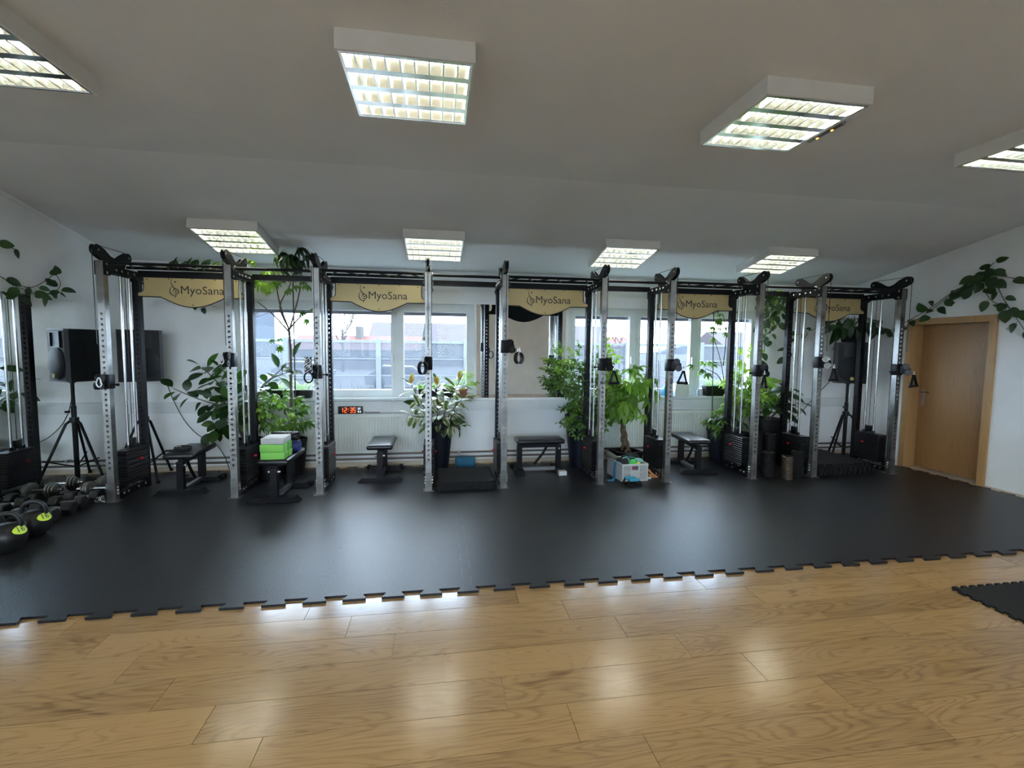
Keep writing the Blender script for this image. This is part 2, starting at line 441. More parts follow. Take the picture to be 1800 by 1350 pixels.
# floor with its planks
floor = MB().bx(XL-.2, XR+.2, YF-.2, YB+.3, -.15, -.008).build('floor', 'oak_laminate', smooth=None)
tag(floor, 'oak laminate floor laid in long planks', 'floor', kind='structure')
PW, PL = 0.2005, 1.204
plank_me = MB().bx(-PL/2+.0012, PL/2-.0012, -PW/2+.0012, PW/2-.0012, -.0078, 0).mesh('plank', 'oak_laminate')
for k in range(-2, 10):                    # rows run along x; each is shifted a quarter plank
    y = 2.5375 - PW * k
    x0 = -0.474 + 0.2535 * k + PL / 2
    i0 = math.floor((-2.9 - x0) / PL)
    while True:
        x = x0 + i0 * PL
        if x > 5.9: break
        if x > -2.95 and not (y < 1.5 and (x < -1.9 or x > 3.4)): put('plank', plank_me, floor, (x, y, 0))
        i0 += 1
# laminate strips left bare between the rubber tiles and the walls
MB().bx(XL, XR, 5.93, YB, -.0078, 0).build('bare_strip', 'oak_laminate', floor, None)
MB().bx(5.94, XR, 2.9, 5.93, -.0078, 0).build('bare_strip', 'oak_laminate', floor, None)

# walls
def wall_with_holes(name, x0, x1, z0, z1, holes, y0, y1):
    m = MB(); xs = sorted({x0, x1} | {h[0] for h in holes} | {h[1] for h in holes}); zs = sorted({z0, z1} | {h[2] for h in holes} | {h[3] for h in holes})
    for i in range(len(xs)-1):
        for j in range(len(zs)-1):
            cx, cz = (xs[i]+xs[i+1])/2, (zs[j]+zs[j+1])/2
            if any(h[0] < cx < h[1] and h[2] < cz < h[3] for h in holes): continue
            m.bx(xs[i], xs[i+1], y0, y1, zs[j], zs[j+1])
    return m
W1 = (-2.38, 0.47, 0.86, 2.06); W2 = (1.72, 4.50, 0.86, 2.06)
wb = wall_with_holes('wall_back', XL-.25, XR+.25, -.15, ZB+.3, [W1, W2], YB, YB+.28).build('wall_back', 'plaster_wall', smooth=None)
tag(wb, 'white plaster window wall behind the cable machines', 'wall', kind='structure')
wl_ = MB().bx(XL-.25, XL, YF, YB, -.15, ZF+.1).build('wall_left', 'plaster_wall', smooth=None)
tag(wl_, 'white plaster side wall above the long mirror', 'wall', kind='structure')
DY0, DY1, DZ = 4.284, 5.285, 1.93        # door frame outer edges on the right wall
wr = MB(); wr.bx(XR, XR+.25, YF, DY0+.03, -.15, ZF+.1).bx(XR, XR+.25, DY1-.03, YB, -.15, ZF+.1).bx(XR, XR+.25, DY0+.03, DY1-.03, DZ-.03, ZF+.1)
wr = wr.build('wall_right', 'plaster_wall', smooth=None)
tag(wr, 'white plaster side wall around the oak door', 'wall', kind='structure')
W3 = (-3.35, 1.05, .80, 2.6); W4 = (4.65, 5.85, .86, 2.5)      # unseen openings added to bring fill daylight onto the window wall
wf = wall_with_holes('wall_front', XL-.25, XR+.25, -.15, ZF+.1, [W3, W4], YF-.25, YF).build('wall_front', 'plaster_wall', smooth=None)
tag(wf, 'plain white wall behind the photographer', 'wall', kind='structure')
ce = MB().prism([(YF-.25, ZF), (YC, ZF), (YB+.02, zc(YB+.02)), (YB+.3, zc(YB+.02)), (YB+.3, ZF+.4), (YF-.25, ZF+.4)], XL-.25, XR+.25, 'YZ').build('ceiling', 'plaster_ceiling', smooth=None)
tag(ce, 'grey-white ceiling sloping down to the windows', 'ceiling', kind='structure')
# thin cove strip where the left wall meets the slope
t1 = MB().prism([(YC, ZF-.03), (YB, zc(YB)-.03), (YB, zc(YB)), (YC, ZF)], XL, XL+.012, 'YZ').build('trim_1', 'plaster_wall', smooth=None)
tag(t1, 'narrow joint strip along the sloping ceiling edge', 'trim', kind='structure')
bb = MB().bx(XL, XR, YB-.014, YB, 0, .055).build('baseboard_back', 'beige_skirting', smooth=None); tag(bb, 'beige skirting along the window wall', 'baseboard', kind='structure')
bb = MB().bx(XL, XL+.014, 5.66, YB-.014, 0, .055).build('baseboard_left', 'beige_skirting', smooth=None); tag(bb, 'beige skirting in the left corner', 'baseboard', kind='structure')
bb = MB().bx(XR-.012, XR, 2.2, DY0, 0, .03).build('baseboard_right', 'beige_skirting', smooth=None); tag(bb, 'low beige skirting right of the door', 'baseboard', kind='structure')

# windows: three sashes each
def window(name, W, label, y=YB, rz=0, ns=3):
    x0, x1, z0, z1 = W
    w = thing(name, label, 'window', ((x0+x1)/2, y, z0), rz); w['kind'] = 'structure'
    hw, h = (x1-x0)/2, z1-z0
    ya, yb = .03, .10
    fr = MB().bx(-hw, hw, ya, yb, 0, .06).bx(-hw, hw, ya, yb, h-.06, h).bx(-hw, -hw+.05, ya, yb, .06, h-.06).bx(hw-.05, hw, ya, yb, .06, h-.06)
    p = (2*hw - .10) / ns
    for k in range(1, ns): fr.bx(-hw+.05+p*k-.03, -hw+.05+p*k+.03, ya, yb, .06, h-.06)
    fr.build('window_frame', 'window_white', w, None)
    for k in range(ns):
        a = -hw + .05 + p*k + (.03 if k else 0); b = -hw + .05 + p*(k+1) - (.03 if k < ns-1 else 0)
        t = .048; c0, c1 = .06, h-.06
        s = MB().bx(a, b, ya-.012, yb-.01, c0, c0+t).bx(a, b, ya-.012, yb-.01, c1-t, c1).bx(a, a+t, ya-.012, yb-.01, c0+t, c1-t).bx(b-t, b, ya-.012, yb-.01, c0+t, c1-t)
        s = s.build('sash', 'window_white', w, None)
        MB().bx(a+t-.004, b-t+.004, .052, .058, c0+t-.004, c1-t+.004).build('pane', 'window_glass', s, None)
        if k < ns-1: MB().rbox((b-.022, ya-.03, c0+.44), (.018, .03, .10), .006).build('handle', 'white_plastic', s)
        # bottom slat of the half-seen roller shutter outside
        MB().bx(a+.01, b-.01, .13, .155, c1-t-.038, c1).build('shutter_slat', 'shutter_grey', w, None)
    MB().bx(-hw-.02, hw+.02, -.085, .03, -.02, .012).build('window_sill', 'window_white', w, None)
    return w
window('window_1', W1, 'white three-sash window behind the two left machines')
window('window_2', W2, 'white three-sash window behind the right-hand machines')
window('fill_window_wide', W3, 'wide white window added unseen behind the photographer for fill daylight', YF, math.pi, 4)
window('fill_window_single', W4, 'single white window added unseen near the door wall for fill daylight', YF, math.pi, 1)

# mirrors
mi = thing('wall_mirror', 'long frameless mirror along the left wall by the dumbbells', 'mirror', (XL, 0, 0))
MB().bx(.001, .006, 1.2, 5.66, .02, 1.93).build('mirror_panel', 'mirror_glass', mi, None)
mi = thing('wall_mirror', 'frameless mirror on the wall between the two windows', 'mirror', (1.08, YB, .86))
MB().bx(-.58, .60, -.006, -.001, 0, 1.205).build('mirror_panel', 'mirror_glass', mi, None)

# door in the right wall
dr = thing('door_1', 'plain oak veneer door with a wide oak frame', 'door', (XR, (DY0+DY1)/2, 0)); dr['kind'] = 'structure'
hw = (DY1-DY0)/2
fm = MB()
for sgn in (-1, 1):
    a, b = sorted((sgn*hw, sgn*(hw-.075))); fm.bx(-.026, .0, a, b, 0, DZ)
    a, b = sorted((sgn*(hw-.035), sgn*(hw-.06))); fm.bx(0, .25, a, b, 0, DZ-.035)
fm.bx(-.026, 0, -hw+.075, hw-.075, DZ-.075, DZ).bx(0, .25, -hw+.06, hw-.06, DZ-.06, DZ-.035)
fm.build('door_frame', 'oak_frame', dr, None)
MB().bx(.26, .30, -hw, hw, -.1, DZ).build('door_light_block', 'oak_frame', dr, None)  # unseen panel added to block daylight leaking under the leaf
lf = MB().bx(.16, .20, -hw+.06, hw-.06, .03, DZ-.06).build('door_leaf', 'oak_door', dr, None)
hd = MB().rbox((.156, hw-.12, .93), (.008, .036, .20), .004)
hd.build('handle_plate', 'grey_steel', lf)
MB().tube([(.156, hw-.12, 1.0), (.115, hw-.12, 1.0), (.107, hw-.13, 1.0), (.107, hw-.23, 1.0)], .009).build('handle', 'chrome', lf)
MB().bx(.0, .26, -hw+.06, hw-.06, -.05, .012).build('threshold', 'beige_skirting', dr, None)

# cable trunking with sockets
tk = thing('cable_trunking', 'white cable trunking running along the wall under both windows', 'trunking', (0, YB, .70))
MB().bx(XL, XR, -.05, 0, 0, .13).build('trunk_body', 'white_plastic', tk, None)
MB().bx(XL, XR, -.054, -.05, .028, .102).build('trunk_lid', 'white_plastic', tk, None)
soc = MB().lathe([(.025, .0), (.025, -.004), (.022, -.006), (.020, -.003), (0, -.003)], (0,-.054,0), 14, 'Y').mesh('socket', 'white_plastic', 35)
for x in (-3.02, -2.93, 1.27, 1.35, 1.43, 3.20, 3.28, 3.36, -3.38): put('socket', soc, tk, (x, 0, .065))
for x in (1.56, 1.62, 1.68): MB().bx(x-.02, x+.02, -.058, -.054, .045, .085).build('socket_plate', 'white_plastic', tk, None)
MB().rbox((.80, -.057, .055), (.022, .008, .05), .003).build('switch', 'black_plastic', tk)

# heating pipes and radiators
for z, t in ((.16, 'upper'), (.10, 'lower')):
    pp = thing('heating_pipe', t + ' brown heating pipe running along the foot of the window wall', 'pipe', (0, YB-.05, z))
    MB().cyl((XL, 0, 0), (XR, 0, 0), .0125, 10).build('pipe', 'pipe_brown', pp)
    if t == 'upper':
        for x in (-2.9, -1.9, .28, 1.62, 4.6): MB().box((x, .012, 0), (.02, .075, .035)).build('clip', 'zinc', pp, None)
def radiator(x0, x1, label):
    r = thing('radiator', label, 'radiator', ((x0+x1)/2, YB-.045, .18)); hw = (x1-x0)/2; h = .49
    n = int((x1-x0-.04) / .0335); m = MB(); poly = []
    for i in range(n):
        xa = -hw + .02 + i*.0335
        for dx, dy in ((0,-.034),(.010,-.034),(.014,-.044),(.028,-.044),(.0315,-.034)): poly.append((xa+dx, dy))
    poly = [(-hw, -.034)] + poly + [(hw, -.034), (hw, -.018), (-hw, -.018)]
    m.prism(poly, .035, h-.035, 'XY'); m.bx(-hw, hw, -.036, -.018, 0, .035).bx(-hw, hw, -.036, -.018, h-.035, h)
    m.build('front_panel', 'radiator_white', r, None)
    MB().bx(-hw, hw, .0, .02, 0, h).build('back_panel', 'radiator_white', r, None)
    MB().bx(-hw-.002, hw+.002, -.04, .024, h, h+.008).build('top_grille', 'radiator_white', r, None)
    for s in (-1, 1): MB().bx(s*(hw+.001)-.002, s*(hw+.001)+.002, -.04, .024, 0, h).build('side_panel', 'radiator_white', r, None)
    MB().cyl((hw-.05, -.0, -.02), (hw-.05, -.0, .0), .012).cyl((hw-.05, 0, -.02), (hw-.05, 0, 0), .01).build('valve', 'zinc', r)
radiator(-1.62, -.13, 'white ribbed panel radiator under the left window')
radiator(2.22, 4.02, 'white ribbed panel radiator under the right window')

# ------------------------------------------------------------------ ceiling lamps with louvres
def build_lamp():
    r = thing('ceiling_lamp', 'x', 'lamp')
    H, A = .09, .31
    m = MB()
    m.bx(-A, A, -A, -A+.012, -H, 0).bx(-A, A, A-.012, A, -H, 0).bx(-A, -A+.012, -A+.012, A-.012, -H, 0).bx(A-.012, A, -A+.012, A-.012, -H, 0)
    m.build('housing', 'lamp_white', r, None)
    q = A - .012
    MB().bx(-q, q, -q, q, -.008, -.002).build('back_reflector', 'louver_metal', r, None)
    m = MB()
    for s in (-1, 1): m.bx(-q, q, s*(q-.006)-.006, s*(q-.006)+.006, -H-.001, -H+.006).bx(s*(q-.006)-.006, s*(q-.006)+.006, -q+.012, q-.012, -H-.001, -H+.006)
    m.build('louvre_rim', 'louver_metal', r, None)
    cw = 2*q/4
    tube = MB().cyl((-q+.01,0,0), (q-.01,0,0), .013, 10).mesh('tube', 'tube_light', 35)
    prof = [(.021*((.033-z)/.066)**1.6 + .0012, z) for z in [-.033+.066*k/6 for k in range(7)]]
    refl = MB().prism([(-w, z) for w, z in prof] + [(w, z) for w, z in reversed(prof)], -q, q, 'YZ').mesh('reflector_blade', 'louver_metal', 40)
    edge = MB().prism([(0, -.033)] + [(0, .033)] + [(w, z) for w, z in reversed(prof)], -q, q, 'YZ').mesh('edge_blade', 'louver_metal', 40)
    cross = MB().prism([(-.0035,-.019),(.0035,-.019),(.0008,.019),(-.0008,.019)], -q, q, 'XZ').mesh('cross_blade', 'louver_metal', 25)
    for k in range(4): put('tube', tube, r, (0, -q+cw*(k+.5), -.024))
    for k in range(1, 4): put('reflector_blade', refl, r, (0, -q+cw*k, -.0555))
    put('edge_blade', edge, r, (0, -q, -.0555)); put('edge_blade', edge, r, (0, q, -.0555), (0, 0, math.pi))
    for k in range(1, 9): put('cross_blade', cross, r, (-q+2*q/9*k, 0, -.069))
    return r
lamp = build_lamp()
LX = [('leftmost lamp of the front row, half outside the picture', -2.07, 2.585, 0), ('large ceiling lamp of the front row above the middle of the room', -.135, 2.575, 0),
      ('ceiling lamp of the front row with a small sensor bar on its side', 1.965, 2.575, 0), ('rightmost lamp of the front row, cut by the picture edge', 3.90, 2.585, 0),
      ('sloping-ceiling lamp above the leftmost cable machine', -2.01, 5.25, 1), ('sloping-ceiling lamp above the second cable machine', -.03, 5.25, 1),
      ('sloping-ceiling lamp above the third cable machine', 2.10, 5.25, 1), ('sloping-ceiling lamp above the fourth cable machine', 4.05, 5.25, 1),
      ('ceiling lamp behind the photographer, first from the mirror wall', -2.07, -.2, 0), ('ceiling lamp behind the photographer, second from the mirror wall', -.1, -.2, 0),
      ('ceiling lamp behind the photographer, third from the mirror wall', 1.97, -.2, 0), ('ceiling lamp behind the photographer, nearest the door wall', 3.95, -.2, 0)]
for i, (lab, x, y, sl) in enumerate(LX):
    o = lamp if i == 0 else copy_tree(lamp)
    o.location = (x, y, zc(y)); o.rotation_euler = (-math.atan(SL) if sl else 0, 0, 0)
    tag(o, lab, 'lamp', 'square louvre ceiling lamps')
    if i == 2:
        sb = MB().rbox((.335, .03, -.075), (.035, .26, .03), .006).build('sensor_bar', 'grey_steel', o)
        for y in (-.05, .06): MB().lathe([(.008, 0), (.006, -.005), (0, -.006)], (.335, y+.03, -.09), 8).build('indicator', 'warning_led', sb)

# ------------------------------------------------------------------ rubber puzzle tiles
TP = .2245; TD = .052; TT = .015
def edge_pts(n):
    u = TP/.2245; out = [(0, -TD/2)]; raw = []
    for k in range(n):
        b = k*TP; raw += [(b+.25*TP+.014*u, -TD/2), (b+.25*TP-.014*u, TD/2), (b+.75*TP+.014*u, TD/2), (b+.75*TP-.014*u, -TD/2)]
    full_ = [(0, -TD/2)] + raw + [(n*TP, -TD/2)]; rr = .010*u
    for i in range(1, len(full_)-1):                 # rounded dovetail corners
        c = Vector(full_[i]); a = (Vector(full_[i-1])-c).normalized(); d = (Vector(full_[i+1])-c).normalized()
        p0, p2 = c + a*rr, c + d*rr
        out += [tuple(p0), tuple(p0*.25 + c*.5 + p2*.25), tuple(p2)]
    return out + [(n*TP, -TD/2)]
def tile_mesh(nx, ny, left=None, th=TT, m='rubber_tile', name='mat_tile', g=.0006):
    W, Hh = nx*TP, ny*TP
    bot = [(t, d) for t, d in edge_pts(nx)]
    rig = [(W+d, t) for t, d in edge_pts(ny)]
    top = [(t, Hh+d) for t, d in edge_pts(nx)]
    lef = [(d, t) for t, d in edge_pts(ny)]
    h = TD/2
    poly = [(-h,-h)] + bot[1:-1] + [(W-h,-h)] + rig[1:-1] + [(W-h,Hh-h)] + top[::-1][1:-1] + [(-h,Hh-h)] + lef[::-1][1:-1]
    return MB().prism(poly, 0, th).mesh(name, m, None)
full = tile_mesh(4, 4); halfx = tile_mesh(2, 4); halfy = tile_mesh(4, 2); halfxy = tile_mesh(2, 2)
mats_ = thing('rubber_flooring', 'black rubber puzzle tiles covering the floor under the machines', 'rubber flooring', (0, 0, 0))
tag(mats_, kind='structure'); del mats_['kind']
TX0, TY0, TW = -0.713 - .898*3, 2.822, .898
for i in range(10):
    for j in range(4):
        me = full if j < 3 else halfy
        put('mat_tile', me, mats_, (TX0 + TW*i + .0005*((i*7+j*3) % 3), TY0 + TW*j, .0002))
for j in range(4): put('mat_tile', halfx if j < 3 else halfxy, mats_, (TX0 + TW*10, TY0 + TW*j, .0002))
strip = MB().prism([(-3.535, 2.82), (TX0-TD/2-.001, 2.82), (TX0-TD/2-.001, 5.95), (-3.535, 5.95)], 0, TT).build('mat_strip', 'rubber_tile', mats_, None)
# loose tile on the laminate at the right
lt = thing('loose_tile', 'single dark puzzle mat lying on the laminate at the right edge', 'mat', (3.235, 1.50, 0))
TP0 = TP; TP, TD = .066, .022
MB0 = tile_mesh(14, 14, th=.012, m='rubber_tile_mat', name='puzzle_mat'); put('puzzle_mat', MB0, lt, (0, 0, 0))
stackme = tile_mesh(9, 9, th=.022, m='rubber_tile_mat', name='puzzle_mat'); stackme2 = tile_mesh(11, 9, th=.022, m='rubber_tile_mat', name='puzzle_mat')
TP, TD = TP0, .052

# ------------------------------------------------------------------ cable machines
PWD = .062; PH = 2.265
def post_mesh(name, m, h, holes, r=.0112, cell=.046):
    b = MB(); a = PWD/2
    # side faces, top
    b.add([(-a,-a,0),(-a,a,0),(-a,a,h),(-a,-a,h)], [(0,1,2,3)]); b.add([(a,-a,0),(a,a,0),(a,a,h),(a,-a,h)], [(0,3,2,1)])
    b.add([(-a,-a,h),(a,-a,h),(a,a,h),(-a,a,h)], [(0,1,2,3)])
    for y in (-a, a):
        z = 0.0
        for hz in list(holes) + [None]:
            top = h if hz is None else hz - cell/2
            if top > z + 1e-5: b.add([(-a,y,z),(a,y,z),(a,y,top),(-a,y,top)], [(0,1,2,3)])
            if hz is None: break
            z = hz + cell/2; c = cell/2
            outer = [(a,hz),(a,hz+c),(0,hz+c),(-a,hz+c),(-a,hz),(-a,hz-c),(0,hz-c),(a,hz-c)]
            inner = [(r*math.cos(math.pi/4*k), hz + r*math.sin(math.pi/4*k)) for k in range(8)]
            b.add([(p,y,q) for p,q in outer] + [(p,y,q) for p,q in inner], [(k,(k+1)%8,8+(k+1)%8,8+k) for k in range(8)])
    me = bpy.data.meshes.new(name); me.from_pydata(b.v, [], b.f); me.materials.append(MATS[m]); return me
HOLES = [.33 + .05*k for k in range(30)]
HOLES_R = [.40 + .05*k for k in range(31)]
me_front = post_mesh('front_upright', 'galvanised', PH, HOLES)
me_rear = post_mesh('rear_upright', 'black_steel', 2.19, HOLES_R)
me_bolt = MB().lathe([(.0125, 0), (.0125, .008), (.009, .011), (0, .011)], (0,0,0), 6, 'X').mesh('bolt', 'zinc', 30)
me_screw = me_bolt.copy(); me_screw.materials.clear(); me_screw.materials.append(MATS['ink'])
me_shoe = MB().bx(-.0335,.0335,-.0335,.0335,.004,.19).mesh('post_shoe', 'galvanised_dull')
me_pl = MB().bx(-.055,.055,-.05,.06,0,.004).mesh('foot_plate', 'galvanised_dull')
me_rail = MB().bx(-.026,.026,.031,.48,.016,.075).mesh('base_rail', 'black_steel')
me_rod = MB().cyl((0,0,.08),(0,0,2.16),.0115,12).mesh('guide_rod', 'chrome', 35)
me_plate = MB().rbox((0,0,0),(.115,.345,.0245),.004,1).mesh('weight_plate', 'black_plastic', 30)
me_pulley = MB().lathe([(.0, -.011),(.012,-.011),(.012,-.008),(.040,-.008),(.043,-.011),(.046,-.011),(.040,0),(.046,.011),(.043,.011),(.040,.008),(.012,.008),(.012,.011),(0,.011)], (0,0,0), 20, 'X').mesh('pulley', 'black_plastic', 30)
me_pulley_s = MB().lathe([(.0, -.010),(.010,-.010),(.010,-.007),(.030,-.007),(.033,-.010),(.036,-.010),(.031,0),(.036,.010),(.033,.010),(.030,.007),(.010,.007),(.010,.012),(0,.012)], (0,0,0), 18, 'X').mesh('pulley', 'black_plastic', 30)
me_pulley_w = me_pulley_s.copy(); me_pulley_w.materials.clear(); me_pulley_w.materials.append(MATS['zinc'])
me_axle = MB().lathe([(.009,-.026),(.009,.026)], (0,0,0), 8, 'X').mesh('axle', 'zinc', 30)
# bone-shaped plates carrying the two top pulleys
def bone(x0, x1):
    pts = []
    def arc(cy, cz, r, a0, a1, n=8): return [(cy + r*math.cos(R_(a0+(a1-a0)*k/n)), cz + r*math.sin(R_(a0+(a1-a0)*k/n))) for k in range(n+1)]
    pts += arc(-.035, 2.352, .050, 70, 250, 10)           # front lobe
    pts += [(-.01, 2.285), (.05, 2.268), (.08, 2.24), (.33, 2.24), (.36, 2.30)]
    pts += arc(.395, 2.352, .047, -100, 110, 10)          # rear lobe
    pts += [(.31, 2.362), (.25, 2.325), (.19, 2.31), (.13, 2.325), (.06, 2.372)]
    return MB().prism(pts, x0, x1, 'YZ')
me_arm = MB(); a1 = bone(-.020, -.0155); a2 = bone(.0155, .020)
me_arm.add(a1.v, a1.f).add(a2.v, a2.f).bx(-.0155,.0155,.085,.32,2.24,2.27)
me_arm = me_arm.mesh('pulley_arm', 'black_steel', 30)
# top side bracket joining front and rear uprights
br = MB()
for s in (-1, 1):
    br.prism([(.031-.033,2.135),(.031-.033,2.262),(.07,2.262),(.13,2.235),(.58,2.235),(.58,2.12),(.55,2.12),(.47,2.165),(.12,2.165),(.075,2.135)], s*.0365-.0025, s*.0365+.0025, 'YZ')
br.bx(-.034,.034,.064,.51,2.175,2.232)
me_brk = br.mesh('side_bracket', 'black_steel', 30)
me_sleeve = MB().rbox((0,.031,0),(.084,.084,.135),.006,2).mesh('carriage', 'black_steel', 30)
me_house = MB().prism([(0,-.045),(0,.045),(-.05,.05),(-.10,.022),(-.105,-.022),(-.06,-.055)],-.004,.004,'YZ').bx(-.018,.018,-.018,0,-.045,.045).mesh('pulley_housing', 'black_steel')
me_pin = MB().lathe([(.006,0),(.006,.03),(.013,.032),(.014,.05),(.010,.055),(0,.055)],(0,0,0),10,'X').mesh('pull_pin', 'black_plastic', 35)
me_block = MB().rbox((0,0,.055),(.036,.082,.085),.01,2).cyl((0,-.025,0),(0,-.025,.02),.008).cyl((0,.025,0),(0,.025,.02),.008).mesh('pulley_block', 'black_plastic', 30)
me_selpin = MB().lathe([(.010,0),(.013,.012),(.011,.026),(0,.028)],(0,0,0),12,'X').mesh('selector_pin', 'red_plastic', 35)
me_collar = MB().lathe([(.019,0),(.019,.035),(.0117,.035)],(0,0,0),14).mesh('rod_collar', 'black_plastic', 35)
# small square emblem printed on the uprights
em = MB()
for x0,x1,z0,z1 in ((-.019,.019,.015,.019),(-.019,-.015,-.019,.015),(-.015,.003,-.019,-.015),(.015,.019,.006,.015),(-.007,.010,.004,.008),(-.007,-.003,-.009,.004),(-.003,.012,-.009,-.005),(.008,.012,-.005,0)):
    em.bx(x0,x1,-.0006,.0,z0,z1)
me_emb = em.mesh('emblem', 'ink')
# sign: black backing slightly larger than the gold face
def sign_poly(g):
    p = [(-.452-g,2.186+g),(-.452-g,2.075)]
    p += [(-.452-g-.045*(1-math.cos(R_(t))), 2.075-.045*math.sin(R_(t))) for t in (30,60,90)]
    p += [(-.508,2.03),(-.508,1.998-g),(-.30,1.995-g)]
    for k in range(1, 16):
        u = -.30 + .60*k/16; p.append((u, 1.995 - .100*math.cos(math.pi*u/.60)**1.0 - g))
    p += [(.30,1.995-g),(.508,1.998-g),(.508,2.03)]
    p += [(.452+g+.045*(1-math.cos(R_(t))), 2.075-.045*math.sin(R_(t))) for t in (90,60,30)]
    p += [(.452+g,2.075),(.452+g,2.186+g)]
    return p
me_back = MB().prism(sign_poly(.010), 0, .006, 'XZ').mesh('sign_board', 'black_steel', None)
me_gold = MB().prism(sign_poly(0), -.003, 0, 'XZ').mesh('gold_face', 'gold_plate', None)
me_txt = text_mesh('MyoSana', .118, 'ink')
em = MB()
def disc(x, z, r, n=10): em.add([(x+r*math.cos(2*math.pi*k/n), 0, z+r*math.sin(2*math.pi*k/n)) for k in range(n)], [tuple(range(n))])
for k, (x, z, r) in enumerate([(-.002,2.178,.004),(-.006,2.163,.005),(-.008,2.147,.005),(-.006,2.131,.006),(0,2.115,.007),(.008,2.100,.008),(.020,2.084,.009),(.030,2.148,.0085),(.034,2.052,.009),(.030,2.026,.006),(.034,2.012,.005),(.028,1.998,.005),(.020,1.986,.004)]): disc(x, z, r)
def ribbon(cx, cz, r0, r1, a0, a1, w0, w1, n=18):
    vs = []
    for k in range(n+1):
        t = k/n; a = R_(a0+(a1-a0)*t); r = r0+(r1-r0)*t; w = (w0+(w1-w0)*t)*math.sin(math.pi*min(max(t,.06),.94))**.5
        vs += [(cx+(r-w)*math.cos(a), 0, cz+(r-w)*math.sin(a)), (cx+(r+w)*math.cos(a), 0, cz+(r+w)*math.sin(a))]
    em.add(vs, [(2*k,2*k+1,2*k+3,2*k+2) for k in range(n)])
ribbon(.034, 2.050, .026, .024, 200, -150, .005, .006)
ribbon(.030, 2.055, .055, .050, 120, 280, .004, .006)
me_clef = em.mesh('clef_emblem', 'ink')
me_rbeam = MB().bx(-.51,.51,.513,.573,2.187,2.255).mesh('rear_beam', 'black_steel')
me_bar = MB().cyl((-.51,0,0),(.51,0,0),.0145,10).mesh('grip_bar', 'black_steel', 35)
me_rung = MB().cyl((-.055,-.13,0),(.055,.13,0),.009,8).mesh('grip_rung', 'black_steel', 35)
me_tie = MB().bx(-.02,.02,-.004,.004,-.04,.04).mesh('sign_clip', 'zinc')

